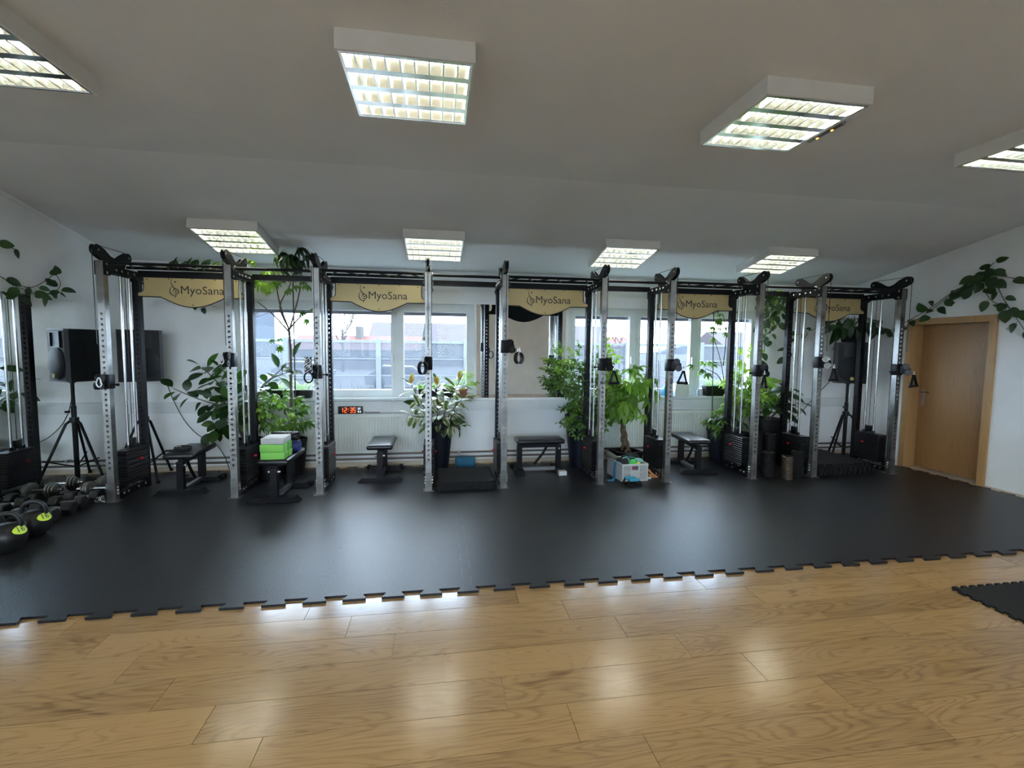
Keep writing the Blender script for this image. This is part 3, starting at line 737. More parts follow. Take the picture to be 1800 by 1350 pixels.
def build_machine():
    r = thing('cable_machine', 'x', 'exercise machine')
    for s in (-1, 1):
        x = .538*s
        fu = put('front_upright', me_front, r, (x, .031, 0))
        put('emblem', me_emb, fu, (0, -.0312, 1.895))
        put('post_shoe', me_shoe, fu); put('foot_plate', me_pl, fu)
        for z in (.075, .105, .135):
            put('bolt', me_bolt, fu, (.0345, .0, z)); put('bolt', me_bolt, fu, (-.0345, .0, z), (0, 0, math.pi))
        ru = put('rear_upright', me_rear, r, (x, .543, 0))
        MB().bx(-.05,.05,-.05,.05,0,.006).build('foot_plate', 'black_steel', ru, None) if s == -1 and False else None
        rail = put('base_rail', me_rail, r, (x, .031, 0))
        for y in (.10, .17, .33, .44): put('bolt', me_bolt, rail, (.026, y, .05)); put('bolt', me_bolt, rail, (-.026, y, .05), (0, 0, math.pi))
        bk = put('side_bracket', me_brk, r, (x, 0, 0))
        for y, z in ((.031,2.235),(.031,2.16),(.16,2.20),(.24,2.20),(.33,2.20),(.43,2.20),(.53,2.21),(.555,2.15)):
            put('bolt', me_bolt, bk, (.039, y, z)); put('bolt', me_bolt, bk, (-.039, y, z), (0, 0, math.pi))
        arm = put('pulley_arm', me_arm, r, (x, 0, 0))
        put('pulley', me_pulley, arm, (0, -.035, 2.352)); put('pulley', me_pulley, arm, (0, .395, 2.352))
        put('axle', me_axle, arm, (0, -.035, 2.352)); put('axle', me_axle, arm, (0, .395, 2.352))
        for y in (.285, .415): put('guide_rod', me_rod, r, (x, y, 0))
        ws = put('weight_stack', me_plate, r, (x, .325, .445))
        for k in range(1, 13): put('weight_plate', me_plate, ws, (0, .0, -.0265*k))
        put('pulley_block', me_block, ws, (0, .025, .012)); put('selector_pin', me_selpin, ws, (.0575, .04, -.0265*4))
        put('selector_pin', me_selpin, ws, (-.0575, .04, -.0265*4), (0, 0, math.pi))
        for y in (.285, .415): put('rod_collar', me_collar, ws, (0, y-.325, .012))
        ca = put('carriage', me_sleeve, r, (x, 0, 1.3))
        put('pulley_housing', me_house, ca, (0, -.011, 0)); [put('pulley', me_pulley_s, ca, (q, -.062, .040)) for q in (-.014, .014)]; [put('pulley', me_pulley_s, ca, (q, -.085, -.032)) for q in (-.014, .014)]
        put('pull_pin', me_pin, ca, (-s*.042, .031, -.03), (0, 0, math.pi if s == 1 else 0))
        # wire cables: over the arm, down to the stack, down to the carriage
        zt = 2.398
        MB().tube([(x,-.035,zt),(x,.395,zt)], .0032, 6).build('cable', 'black_plastic', r)
        MB().tube([(x,-.081,2.352),(x,-.078,1.5)], .0032, 6).build('cable', 'black_plastic', r)
        MB().tube([(x,.10,2.2),(x,.10,.07)], .0032, 6).build('cable', 'black_plastic', r)
        MB().tube([(x,.355,2.25),(x,.352,.56)], .0032, 6).build('cable', 'black_plastic', r)
        fp = MB().bx(-.008,.008,-.04,.04,-.05,.02).build('pulley_bracket', 'black_steel', r, None, loc=(x, .10, .11)); put('pulley', me_pulley_s, fp)
    put('rear_beam', me_rbeam, r)
    put('grip_bar', me_bar, r, (0, .085, 2.255)); put('grip_bar', me_bar, r, (0, .345, 2.255))
    for k in range(6): put('grip_rung', me_rung, r, (-.40+.16*k, .215, 2.255), (0, 0, 0 if k % 2 else math.pi/2*0 + R_(46)))
    sg = put('sign_board', me_back, r, (0, .506, 0))
    put('gold_face', me_gold, sg, (0, 0, 0))
    t = put('lettering', me_txt, sg, (-.118, -.0042, 2.028), (math.pi/2, 0, 0))
    put('clef_emblem', me_clef, sg, (-.19, -.0042, 0))
    for x, z in ((-.42,2.17),(-.22,2.178),(0,2.178),(.22,2.178),(.42,2.17),(-.21,1.945),(0,1.915),(.21,1.945)):
        put('screw', me_screw, sg, (x, -.003, z), (0, 0, -math.pi/2), .5)
    return r
MX = [-2.4997, -.6297, 1.2359, 3.0979, 4.9661]
MLAB = ['black and steel cable machine nearest the mirror wall', 'second cable machine from the mirror wall, in front of the radiator and clock',
        'middle cable machine in front of the wall mirror', 'fourth cable machine from the left, with the small bench at the window', 'cable machine nearest the oak door']
#   carriage height and swing of its pulley housing, left and right
CH = [((1.149, 0), (1.36, 0)), ((1.247, 0), (1.337, 0)), ((1.517, 62), (1.334, 42)), ((1.331, 58), (1.272, 20)), ((1.373, 25), (1.29, 48))]
machine = build_machine()
for me_ in (): pass
ROOTS = []
for i, x in enumerate(MX):
    o = machine if i == 0 else copy_tree(machine)
    o.location = (x, 4.887, TT+.0004); o.scale = (1, 1, .9933); tag(o, MLAB[i], 'exercise machine', 'cable machines in a row'); ROOTS.append(o)
for i, o in enumerate(ROOTS):
    cs = sorted([c for c in o.children if c.name.split('.')[0] == 'carriage'], key=lambda c: c.location.x)
    for c, (z, ang) in zip(cs, CH[i]):
        c.location.z = z
        piv = Vector((0, -.011, 0)); rm = Matrix.Rotation(R_(ang), 3, 'Z')
        for ch in c.children:
            n = ch.name.split('.')[0]
            if n in ('pulley_housing', 'pulley'):
                ch.location = piv + rm @ (Vector(ch.location) - piv); ch.rotation_euler = (0, 0, R_(ang))
                if i == 4 and c is cs[0] and n == 'pulley': ch.data = me_pulley_w
    cab = [c for c in o.children if c.name.split('.')[0] == 'cable']
# front tie bars and rear tie beams between neighbouring machines
GL = ['between the first and second machine', 'between the second and third machine', 'between the third and fourth machine', 'between the fourth and fifth machine']
for i in range(4):
    xa, xb = MX[i]+.538+.033, MX[i+1]-.538-.033
    c = (xa+xb)/2; w = xb-xa
    t = thing('tie_bar', 'round black bar joining the front tops ' + GL[i], 'bar', (c, 4.887+.09, 2.245), group='round bars between machines')
    MB().cyl((-w/2,0,0),(w/2,0,0),.0145,10).build('bar', 'black_steel', t)
    for s in (-1, 1): MB().cyl((s*w/2,0,0),(s*(w/2-.012),0,0),.026,10).build('end_flange', 'zinc', t)
    t = thing('tie_beam', 'square black beam joining the rear tops ' + GL[i], 'beam', (c, 4.887+.543, 2.228), group='square beams between machines')
    MB().bx(-w/2,w/2,-.025,.025,-.03,.027).build('beam', 'black_steel', t, None)

# ------------------------------------------------------------------ handles, cuffs and clips hung from the carriages
def carabiner(parent, loc, m='white_cord', h=.06, w=.022, r=.0035, ry=0.0):
    pts = [(w/2*math.sin(2*math.pi*k/16)*(1.15 if math.cos(2*math.pi*k/16) < 0 else .75), 0, h/2*math.cos(2*math.pi*k/16)) for k in range(16)]
    return MB().tube(pts, r, 6, True).build('carabiner', m, parent, loc=loc, rot=(0, 0, ry))
def d_handle(loc, label, rz=0.0, tilt=0.0, h=.125, w=.115):
    t = thing('stirrup_attachment', label, 'handle', loc, rz, 'triangular pull handles')
    carabiner(t, (0, 0, -.03), 'zinc')
    m = MB()
    for s in (-1, 1):
        m.add([(s*.004,-.013,-.055),(s*.010,-.013,-.055),(s*(w/2+.004),-.013,-.055-h),(s*(w/2-.004),-.013,-.055-h),(s*.004,.013,-.055),(s*.010,.013,-.055),(s*(w/2+.004),.013,-.055-h),(s*(w/2-.004),.013,-.055-h)],
              [(0,1,2,3),(7,6,5,4),(0,4,5,1),(1,5,6,2),(2,6,7,3),(3,7,4,0)])
    m.bx(-.012,.012,-.014,.014,-.072,-.045).build('strap', 'black_matte', t, None)
    MB().lathe([(.0,-w/2-.008),(.016,-w/2-.008),(.017,-w/2+.008),(.0145,-w/2+.014),(.0145,w/2-.014),(.017,w/2-.008),(.016,w/2+.008),(0,w/2+.008)], (0,0,-.055-h), 12, 'X').build('grip', 'black_rubber', t)
    t.rotation_euler = (0, tilt, rz)
    return t
CY = 4.887
d_handle((1.86, CY-.10, 1.325), 'triangular pull handle on the right post of the middle machine', R_(15))
d_handle((2.665, CY-.085, 1.325), 'triangular pull handle on the left post of the fourth machine', R_(8), R_(4))
d_handle((3.61, CY-.13, 1.285), 'narrow edge-on pull handle on the right post of the fourth machine', R_(75))
d_handle((4.50, CY-.12, 1.36), 'pull handle below white pulleys in front of the right loudspeaker', R_(10))
d_handle((5.60, CY-.10, 1.285), 'triangular pull handle hanging in front of the oak door frame', R_(12), R_(-4))
t = thing('snap_hook', 'white snap hook on the leftmost machine post', 'hook', (-3.01, CY-.125, 1.16)); carabiner(t, (0, 0, 0), 'white_cord', .085, .04, .0055)
t = thing('snap_hook', 'white snap hook on the post before the dark rubber plant', 'hook', (-1.985, CY-.125, 1.375)); carabiner(t, (0, 0, 0), 'white_cord', .085, .036, .0055)
# white-black rope bundle with a big ring on post 3
t = thing('rope_attachment', 'speckled rope bundle with a black ring beside the schefflera stem', 'rope', (-1.225, CY-.11, 1.24))
rr = random.Random(5); m = MB()
for k in range(9):
    a = rr.uniform(0, 6.28); pts = []
    for j in range(9):
        u = j/8; pts.append((.025*math.sin(a+u*7+k), .02*math.cos(a+u*6), .155-.14*u if k % 2 else .015+.14*u))
    m.tube(pts, .006, 6)
m.build('rope', 'white_cord', t); m = MB()
for k in range(5):
    a = rr.uniform(0, 6.28); m.tube([(.03*math.sin(a+u*1.1), .022*math.cos(a+u), .16-.02*u) for u in range(8)], .0055, 6)
m.build('rope_core', 'black_matte', t)
MB().tube([(.038*math.sin(2*math.pi*k/20), 0, -.035+.05*math.cos(2*math.pi*k/20)) for k in range(20)], .008, 8, True).build('ring', 'black_plastic', t)
# cuffs
def cuff(loc, label, rz, rad=.048, h=.055):
    t = thing('ankle_cuff', label, 'cuff', loc, rz)
    carabiner(t, (0, 0, .085), 'zinc', .06, .024)
    m = MB(); n = 24; vs = []
    for y, ro in ((-h/2, rad-.005), (-h/2, rad), (h/2, rad), (h/2, rad-.005)):
        for k in range(n): a = 2*math.pi*k/n; vs.append((ro*.8*math.cos(a), y, ro*1.2*math.sin(a)))
    m.add(vs, [(i*n+k, i*n+(k+1)%n, ((i+1)%4)*n+(k+1)%n, ((i+1)%4)*n+k) for i in range(4) for k in range(n)])
    m.build('padded_band', 'black_matte', t)
    for y in (-h/2-.001, h/2+.001): MB().tube([(rad*.8*math.cos(2*math.pi*k/20), y, rad*1.2*math.sin(2*math.pi*k/20)) for k in range(20)], .0022, 5, True).build('binding', 'grey_steel', t)
cuff((-.145, CY-.13, 1.30), 'black open wrist cuff hanging before the left window', R_(38), .054, .05)
cuff((.83, CY-.09, 1.405), 'thick black ankle cuff in front of the wall mirror', R_(20), .05, .07)

# ------------------------------------------------------------------ benches
def build_bench():
    r = thing('weight_bench', 'x', 'bench')
    MB().rbox((0, 0, .387), (.28, .58, .056), .022, 3).build('pad', 'black_vinyl', r)
    MB().bx(-.025,.025,-.24,.24,.30,.345).build('frame_beam', 'black_steel', r, None)
    MB().bx(-.10,.10,-.18,-.14,.344,.361).bx(-.10,.10,.14,.18,.344,.361).build('pad_bracket', 'black_steel', r, None)
    MB().bx(-.03,.03,-.27,-.21,.045,.33).build('post', 'black_steel', r, None)
    MB().bx(-.03,.03,.21,.27,.045,.33).build('post', 'black_steel', r, None)
    fo = MB().prism([(-.24,.0),(.24,.0),(.19,.05),(-.19,.05)], -.285, -.20, 'XZ').build('foot', 'black_steel', r, None)
    MB().prism([(-.20,0),(.20,0),(.16,.05),(-.16,.05)], .20, .285, 'XZ').build('foot', 'black_steel', r, None)
    MB().bx(-.02,.02,-.20,.20,.02,.055).build('base_spine', 'grey_steel', r, None)
    br = MB().tube([(0,-.11,.33),(0,-.04,.21),(0,.06,.09)], .016, 6).build('adjuster_bar', 'black_steel', r)
    for s in (-1, 1):
        MB().cyl((s*.03,-.24,.29),(s*.055,-.24,.29),.014,10).build('knob', 'zinc', r)
        MB().cyl((s*.17,.30,.03),(s*.21,.30,.03),.03,12).build('wheel', 'black_rubber', r)
    return r
bench = build_bench()
BL = [((-2.545, 5.33), R_(3), 'flat black bench inside the leftmost machine, with a belt on it'), ((-1.535, 4.965), R_(-1), 'flat black bench carrying green foam blocks'),
      ((-.63, 5.55), 0, 'flat black bench end-on before the left radiator'), ((1.215, 5.52), R_(90), 'flat black bench turned sideways below the wall mirror'),
      ((3.14, 5.45), R_(-5), 'flat black bench before the right radiator with a blue sheen')]
for i, ((x, y), rz, lab) in enumerate(BL):
    o = bench if i == 0 else copy_tree(bench)
    o.location = (x, y, TT+.0004); o.rotation_euler = (0, 0, rz); tag(o, lab, 'bench', 'flat utility benches')
    if i == 3: MB().bx(-.236,-.165,-.288,-.197,.003,.0525).build('pale_tape', 'pale_box', o, None)
BZ = TT + .4154
# belt lying on the first bench
t = thing('lifting_belt', 'coiled black belt with a metal buckle on the leftmost bench', 'belt', (-2.57, 5.22, BZ), R_(10))
MB().tube([(.06*math.cos(a)*(1-.05*a/6.28), .045*math.sin(a), .024) for a in [2*math.pi*k/14 for k in range(24)]], .022, 8).build('strap', 'dark_cloth', t)
MB().bx(-.15,-.03,-.05,.01,.0005,.012).build('strap_end', 'dark_cloth', t, None)
MB().tube([(-.02+.02*math.cos(2*math.pi*k/10), -.045, .04+.012*math.sin(2*math.pi*k/10)) for k in range(10)], .004, 6, True).build('buckle', 'zinc', t)
# foam blocks and rolls on the second bench
def block(loc, d, m, lab, grp=None):
    o = MB().rbox((0,0,d[2]/2), d, .007, 2).build('yoga_block', m, None, 30); o.location = loc
    return tag(o, lab, 'foam block', grp)
block((-1.54, 4.742, BZ+.0004), (.215, .115, .072), 'lime_foam', 'lime green foam block, bottom front of the pile on the bench', 'green foam blocks')
block((-1.545, 4.742, BZ+.0732), (.215, .115, .072), 'lime_foam', 'lime green foam block, upper front one right under the grey block', 'green foam blocks')
block((-1.535, 4.872, BZ+.0004), (.215, .115, .072), 'lime_foam', 'lime green foam block, bottom rear of the pile on the bench', 'green foam blocks')
block((-1.54, 4.872, BZ+.0732), (.215, .115, .072), 'lime_foam', 'lime green foam block, upper rear one of the pile on the bench', 'green foam blocks')
block((-1.54, 4.805, BZ+.146), (.205, .235, .058), 'grey_foam', 'light grey foam block on top of the green ones')
t = thing('rolled_mat', 'dark blue rolled mat lying behind the green blocks', 'mat', (-1.525, 5.045, BZ+.0605), R_(-4))
MB().lathe([(.030,-.135),(.058,-.135),(.060,-.13),(.060,.13),(.058,.135),(.030,.135)], (0,0,0), 24, 'X').build('roll', 'blue_mat', t)
MB().lathe([(.061,-.03),(.061,.03)], (0,0,0), 24, 'X').build('strap', 'black_matte', t)
t = thing('foam_roller', 'short black printed roller resting on the blue rolled mat', 'roller', (-1.515, 5.01, BZ+.166), R_(-6))
MB().lathe([(.018,-.125),(.044,-.125),(.046,-.12),(.046,.12),(.044,.125),(.018,.125)], (0,0,0), 22, 'X').build('roller_body', 'black_plastic', t)
m = MB(); rr = random.Random(2)
for k in range(26):
    a = R_(rr.choice((-150,-128,-106,-84))); x = rr.uniform(-.10,.10); w = rr.uniform(.004,.012)
    m.box((x, .0465*math.cos(a), .0465*math.sin(a)*-1), (w, .006, .0015), (a+math.pi/2, 0, 0))
tag(m.build('print', 'white_cord', t, None), kind='stuff')

# mat stacks
def mat_stack(me, n, x, y, where, dz=.0222):
    rr = random.Random(int(x*10))
    nm = ['bottom', 'second from the floor', 'third from the floor', 'fourth from the floor', 'fifth from the floor', 'sixth from the floor']
    for k in range(n):
        o = put('puzzle_mat', me, None, (x+rr.uniform(-.012,.012), y+rr.uniform(-.012,.012), TT+.0006+dz*k), (0, 0, R_(rr.uniform(-1.2,1.2))))
        tag(o, ('topmost' if k == n-1 else nm[k]) + ' dark foam puzzle mat ' + where, 'mat', 'stacked puzzle mats ' + where)
mat_stack(stackme, 4, .005, 4.865, 'between the second and third machine')
TP, TD = .066, .022
big = tile_mesh(12, 12, th=.022, m='rubber_tile_mat', name='puzzle_mat'); TP, TD = TP0, .052
mat_stack(big, 6, 4.50, 4.95, 'inside the machine by the door')
t = thing('foam_cushion', 'small teal foam cushion by the wall behind the mat stack', 'cushion', (.34, 5.80, TT+.0004))
MB().rbox((0,0,.07), (.245, .12, .138), .03, 3).build('cushion_body', 'teal_foam', t)
for z in (.035, .105): MB().bx(-.115,.115,-.0615,-.060,z-.002,z+.002).build('seam', 'blue_mat', t, None)

# crate with training bits
ct = thing('storage_crate', 'grey perforated folding crate full of small training gear', 'crate', (2.195, 5.16, TT+.0004), R_(4))
CW, CD, CHt = .32, .40, .20
MB().bx(-CW/2,CW/2,-CD/2,CD/2,0,.006).build('crate_base', 'crate_grey', ct, None)
def crate_wall(L, name, loc, rz):
    m = MB(); th = .008
    m.bx(-L/2, L/2, 0, th, 0, .018).bx(-L/2, L/2, -.004, th+.004, CHt-.022, CHt).bx(-L/2, L/2, 0, th, .095, .107)
    for x in (-L/2, L/2-.02, -.06, .04): m.bx(x, x+.02, 0, th, .018, CHt-.022)
    for x0, x1 in ((-L/2+.02, -.06), (.06, L/2-.02)):
        n = int((x1-x0)/.014)
        for k in range(1, n): m.bx(x0+(x1-x0)*k/n-.0035, x0+(x1-x0)*k/n+.0035, .002, th-.002, .018, CHt-.022)
        for z in [.018+.0135*k for k in range(1, 12)]: m.bx(x0, x1, .002, th-.002, z-.003, z+.003)
    m.bx(-.04, .04, .002, th-.002, .018, .13)
    o = m.build('crate_wall', 'crate_grey', ct, None, loc=loc, rot=(0, 0, rz)); return o
crate_wall(CW, 'crate_wall', (0, -CD/2, 0), 0); crate_wall(CW, 'crate_wall', (0, CD/2, 0), math.pi)
crate_wall(CD-.018, 'crate_wall', (-CW/2, 0, 0), -math.pi/2); crate_wall(CD-.018, 'crate_wall', (CW/2, 0, 0), math.pi/2)
MB().lathe([(.014,0),(.014,-.006),(0,-.007)], (-.03,-CD/2-.001,.155), 12, 'Y').build('red_tag', 'red_plastic', ct)
def ball(name, loc, r, m, lab, cat='ball'):
    o = MB().lathe([(r*math.sin(math.pi*k/10), -r*math.cos(math.pi*k/10)) for k in range(11)], (0,0,0), 16).build(name, m, None, 60); o.location = loc; return tag(o, lab, cat)
ball('massage_ball', (2.215, 5.045, .215), .036, 'green_ball', 'bright green massage ball on top of the crate')
ball('tennis_ball', (2.275, 5.03, .196), .026, 'yellow_ball', 'yellow-green tennis ball beside the green ball in the crate')
o = MB().rbox((0,0,0), (.10,.08,.05), .022, 3, (.2,.1,.3)).build('foam_pad', 'aqua_foam', None); o.location = (2.31, 5.10, .218); tag(o, 'pale aqua foam pad in the right corner of the crate', 'pad')
t = thing('foam_roller', 'olive grey roller with a yellow ring sticking out of the crate', 'roller', (2.085, 5.30, .205))
MB().cyl((-.07,.04,.055),(.03,-.07,-.01),.036,16).build('roller_body', 'olive_foam', t); MB().cyl((.018,-.056,-.003),(.026,-.065,-.008),.0365,16).build('ring', 'yellow_ball', t)
def crumple(name, loc, r, m, lab, cat, seed, sq=(1,1,.6)):
    rr = random.Random(seed); b = MB(); n, k2 = 14, 9; vs = []
    for i in range(k2+1):
        for j in range(n):
            a = 2*math.pi*j/n; p = math.pi*i/k2; q = r*(1+rr.uniform(-.22,.22))
            vs.append((q*math.sin(p)*math.cos(a)*sq[0], q*math.sin(p)*math.sin(a)*sq[1], q*math.cos(p)*sq[2]))
    b.add(vs, [(i*n+j, i*n+(j+1)%n, (i+1)*n+(j+1)%n, (i+1)*n+j) for i in range(k2) for j in range(n)])
    o = b.build(name, m, None, 60); o.location = loc; return tag(o, lab, cat)
crumple('glove', (2.13, 5.13, .205), .075, 'dark_cloth', 'crumpled black glove in the middle of the crate', 'glove', 1, (1,1.1,.8))
crumple('strap_bundle', (2.24, 5.22, .20), .085, 'teal_cloth', 'dark teal strap bundle at the back of the crate', 'strap', 2, (1.2,1,.65))
crumple('black_bag', (2.29, 5.26, .225), .075, 'dark_cloth', 'crumpled black bag behind the green ball in the crate', 'bag', 3, (1.1,1,.7))
t = thing('strap', 'pale teal strap looped over the gear in the crate', 'strap', (2.15, 5.08, .215))
MB().tube([(-.05,.03,.0),(-.04,.0,.045),(-.01,-.02,.06),(.02,-.025,.03),(.03,-.03,-.02)], .007, 6).build('strap_loop', 'aqua_foam', t)
t = thing('resistance_band', 'flat blue band hanging over the left side of the crate', 'band', (2.03, 5.08, 0))
m = MB(); path = [(.06,.0,.205),(.02,.0,.213),(-.014,-.005,.212),(-.024,-.01,.16),(-.03,-.02,.09),(-.036,-.035,.04),(-.06,-.06,.020),(-.12,-.05,.0175)]
vs = []
for p in path: vs += [(p[0], p[1]-.03, p[2]), (p[0], p[1]+.03, p[2]), (p[0]+.002, p[1]+.03, p[2]+.0025), (p[0]+.002, p[1]-.03, p[2]+.0025)]
m.add(vs, [(4*i+a, 4*i+b, 4*i+4+b, 4*i+4+a) for i in range(len(path)-1) for a, b in ((0,1),(1,2),(2,3),(3,0))]).build('band', 'blue_band', t)
t = thing('resistance_band', 'crumpled orange band lying right of the crate', 'band', (2.47, 5.12, TT))
MB().tube([(-.05,-.02,.013),(-.02,.05,.05),(.0,.06,.07),(.03,0,.03),(.06,-.05,.013),(.0,-.045,.014),(-.02,-.01,.03),(.02,.02,.014)], .0125, 6).build('band', 'orange_band', t)
t = thing('bandage_roll', 'small cream roll beside the orange band', 'roll', (2.405, 5.03, TT+.016)); MB().cyl((-.025,0,0),(.025,0,0),.0155,12).build('roll', 'pale_box', t)
for k, (x, y, lab) in enumerate(((2.115, 4.885, 'black push-up stand with a blue grip, rear one before the crate'), (2.13, 4.80, 'black push-up stand with a blue grip, front one before the crate'))):
    t = thing('push_up_stand', lab, 'push-up bar', (x, y, TT+.0004), R_(3), 'push-up stands')
    for s in (-1, 1): MB().tube([(s*.075,-.03,.006),(s*.062,0,.062),(s*.075,.03,.006)], .006, 6).build('leg_frame', 'black_steel', t)
    MB().tube([(-.078,-.03,.0075),(.078,-.03,.0075)], .007, 6).build('crossbar', 'black_rubber', t)
    MB().tube([(-.078,.03,.0075),(.078,.03,.0075)], .007, 6).build('crossbar', 'black_rubber', t)
    MB().cyl((-.058,0,.064),(.058,0,.064),.0165,14).build('grip', 'blue_grip', t)

# upright foam rollers
def roller(loc, r, h, m, lab, ridged=False):
    t = thing('foam_roller', lab, 'roller', loc, 0, 'upright foam rollers')
    pr = [(r*.55, 0)]
    if ridged:
        n = 10
        for k in range(n):
            a, b = h*k/n, h*(k+1)/n; pr += [(r*.95, a+.001), (r, a+.005), (r, b-.007), (r*.95, b-.003)]
    else: pr += [(r*.96, 0), (r, .004), (r, h-.004), (r*.96, h)]
    pr += [(r*.55, h), (r*.52, h-.02)]
    MB().lathe(pr, (0,0,0), 26).build('roller_shell', m, t, 30)
    MB().lathe([(r*.52, .0), (r*.52, h-.004), (r*.46, h-.004), (r*.46, h-.05), (0, h-.05)], (0,0,0), 20).build('core', 'black_matte', t, 30)
    return t
ZT = TT + .0004
roller((3.885, 4.985, ZT), .068, .30, 'black_rubber', 'ribbed black foam roller left of the gold-flecked one', True)
roller((4.03, 4.845, ZT), .062, .27, 'gold_speckle', 'black foam roller flecked with gold')
roller((4.235, 4.93, ZT), .066, .31, 'black_rubber', 'ribbed black foam roller right of the gold-flecked one', True)
roller((3.78, 5.16, ZT), .065, .31, 'olive_foam', 'hollow olive roller behind the left machine post')
roller((4.04, 5.42, ZT), .075, .46, 'black_rubber', 'tall smooth black roller behind the ribbed ones')
roller((4.225, 5.40, ZT), .07, .43, 'black_rubber', 'smooth black roller beside the weight stack of the door machine')

t = thing('blind_cord', 'thin pull cord hanging in front of the left radiator', 'cord', (-.56, 6.005, .42))
MB().tube([(-.004,0,0),(0,0,.18),(.008,.0,.36),(.006,.0,.5),(.012,.03,.75)], .0022, 5).build('cord', 'white_cord', t)
MB().lathe([(0,-.03),(.005,-.028),(.006,-.005),(0,0)], (-.004,0,0), 8).build('cord_knob', 'white_cord', t)
# LED clock on the left radiator
ck = thing('led_clock', 'black clock with orange 12:35 standing on the left radiator', 'clock', (-1.06, 6.02, .6782))
MB().rbox((0,0,.047), (.29,.03,.092), .004, 2).build('clock_body', 'black_plastic', ck)
SEG = {'1':'bc','2':'abged','3':'abgcd','5':'afgcd','6':'afgedc'}
def digit(m, ch, x, z, w, h, t):
    for s in SEG[ch]:
        c = {'a':(x+w/2,z+h),'d':(x+w/2,z),'g':(x+w/2,z+h/2),'b':(x+w,z+h*.75),'c':(x+w,z+h*.25),'f':(x,z+h*.75),'e':(x,z+h*.25)}[s]
        hor = s in 'adg'; m.box((c[0],-.0158,c[1]), ((w-t*.2) if hor else t, .001, t if hor else h/2-t*.2))
m = MB()
for ch, x in (('1',-.112),('2',-.066),('3',-.002),('5',.036)): digit(m, ch, x, .018, .024, .058, .0075)
m.box((-.0230,-.0158,.062),(.006,.001,.006)).box((-.0230,-.0158,.034),(.006,.001,.006))
m.build('time_digits', 'led_orange', ck, None); m = MB()
for ch, x, z in (('2',.092,.056),('2',.108,.056),('1',.080,.018),('2',.092,.018),('6',.116,.018)): digit(m, ch, x, z, .010, .020, .0032)
m.box((.108,-.0158,.018),(.003,.001,.003)).build('small_digits', 'led_white', ck, None)
t = thing('door_stop_rod', 'small metal rod tool lying on the left radiator', 'tool', (-.80, 6.015, .6862))
MB().cyl((-.085,0,.004),(.09,0,.004),.0075,8).build('rod', 'zinc', t)

# ------------------------------------------------------------------ loudspeakers on tripods
def speaker(loc, rz, lab):
    t = thing('loudspeaker', lab, 'loudspeaker', loc, rz); w, h, d = .39, .555, .33
    poly = [(-w/2,-d/2+.03),(-w/2+.03,-d/2),(w/2-.03,-d/2),(w/2,-d/2+.03),(w/2-.02,.02),(w/2-.09,d/2),(-w/2+.09,d/2),(-w/2+.02,.02)]
    c = MB().prism(poly, .012, h-.012, 'XY').build('cabinet', 'speaker_black', t, None)
    for z in (0, h-.012): MB().prism([(x*1.01, y*1.01) for x, y in poly], z, z+.012, 'XY').build('end_cap', 'black_plastic', t, None)
    hr = MB(); y0 = -d/2-.0015
    a, b2 = (-.085, .085, h-.185, h-.04), (-.03, .03, h-.155, h-.07)
    vs = [(a[0],y0,a[2]),(a[1],y0,a[2]),(a[1],y0,a[3]),(a[0],y0,a[3]),(b2[0],y0+.0012,b2[2]),(b2[1],y0+.0012,b2[2]),(b2[1],y0+.0012,b2[3]),(b2[0],y0+.0012,b2[3])]
    hr.add(vs, [(0,1,5,4),(1,2,6,5),(2,3,7,6),(3,0,4,7),(4,5,6,7)])
    for x0,x1,z0,z1 in ((-.10,.10,h-.04,h-.028),(-.10,.10,h-.197,h-.185),(-.10,-.085,h-.185,h-.04),(.085,.10,h-.185,h-.04)): hr.bx(x0,x1,y0-.012,y0,z0,z1)
    hr.build('horn', 'black_plastic', t, None)
    g = MB().lathe([(.17, 0), (.168,-.010),(.13,-.026),(.06,-.034),(0,-.036)], (0,-d/2,.19), 30, 'Y').build('grille', 'speaker_grille', t, 50)
    MB().bx(-.018,.018,-d/2-.0345,-d/2-.026,.045,.085).build('badge', 'badge_gold', g, None)
    for s in (-1, 1): MB().rbox((s*(w/2-.02), -.03, h-.09), (.03,.10,.04), .01).build('grip', 'black_plastic', t)
    return t
def tripod(loc, rz, hgt, lab, yoke):
    t = thing('speaker_stand', lab, 'stand', loc, rz)
    MB().cyl((0,0,.02),(0,0,hgt),.0175,12).build('pole', 'black_steel', t)
    MB().cyl((0,0,.03),(0,0,yoke+.16),.024,12).build('lower_pole', 'black_steel', t)
    MB().cyl((0,0,yoke-.02),(0,0,yoke+.035),.042,14).build('collar', 'black_plastic', t)
    MB().cyl((.03,0,yoke+.1),(.075,0,yoke+.1),.012,8).build('knob', 'black_plastic', t)
    MB().cyl((0,0,hgt-.02),(0,0,hgt),.03,12).build('top_plate', 'black_plastic', t)
    for k in range(3):
        a = 2*math.pi*k/3; c, s = math.cos(a), math.sin(a); R = .32
        lg = MB().tube([(.035*c,.035*s,yoke),(.07*c,.07*s,yoke-.03),(R*c,R*s,.016)], .0135, 8).build('leg', 'black_steel', t)
        MB().tube([(.022*c,.022*s,.16),(.27*c,.27*s,.26)], .008, 6).build('brace', 'black_steel', lg)
        MB().cyl((R*c,R*s,.001),((R+.012)*c,(R+.012)*s,.03),.018,8).build('rubber_foot', 'black_rubber', lg)
    return t
tripod((-3.20, 5.745, TT+.0004), R_(-45), 1.09, 'black tripod speaker stand in the left corner', .66)
speaker((-3.235, 5.77, 1.106), R_(33), 'black loudspeaker on a tripod behind the leftmost machine')
tripod((5.60, 5.69, TT+.0004), R_(200), 1.065, 'black tripod speaker stand in the right corner', .63)
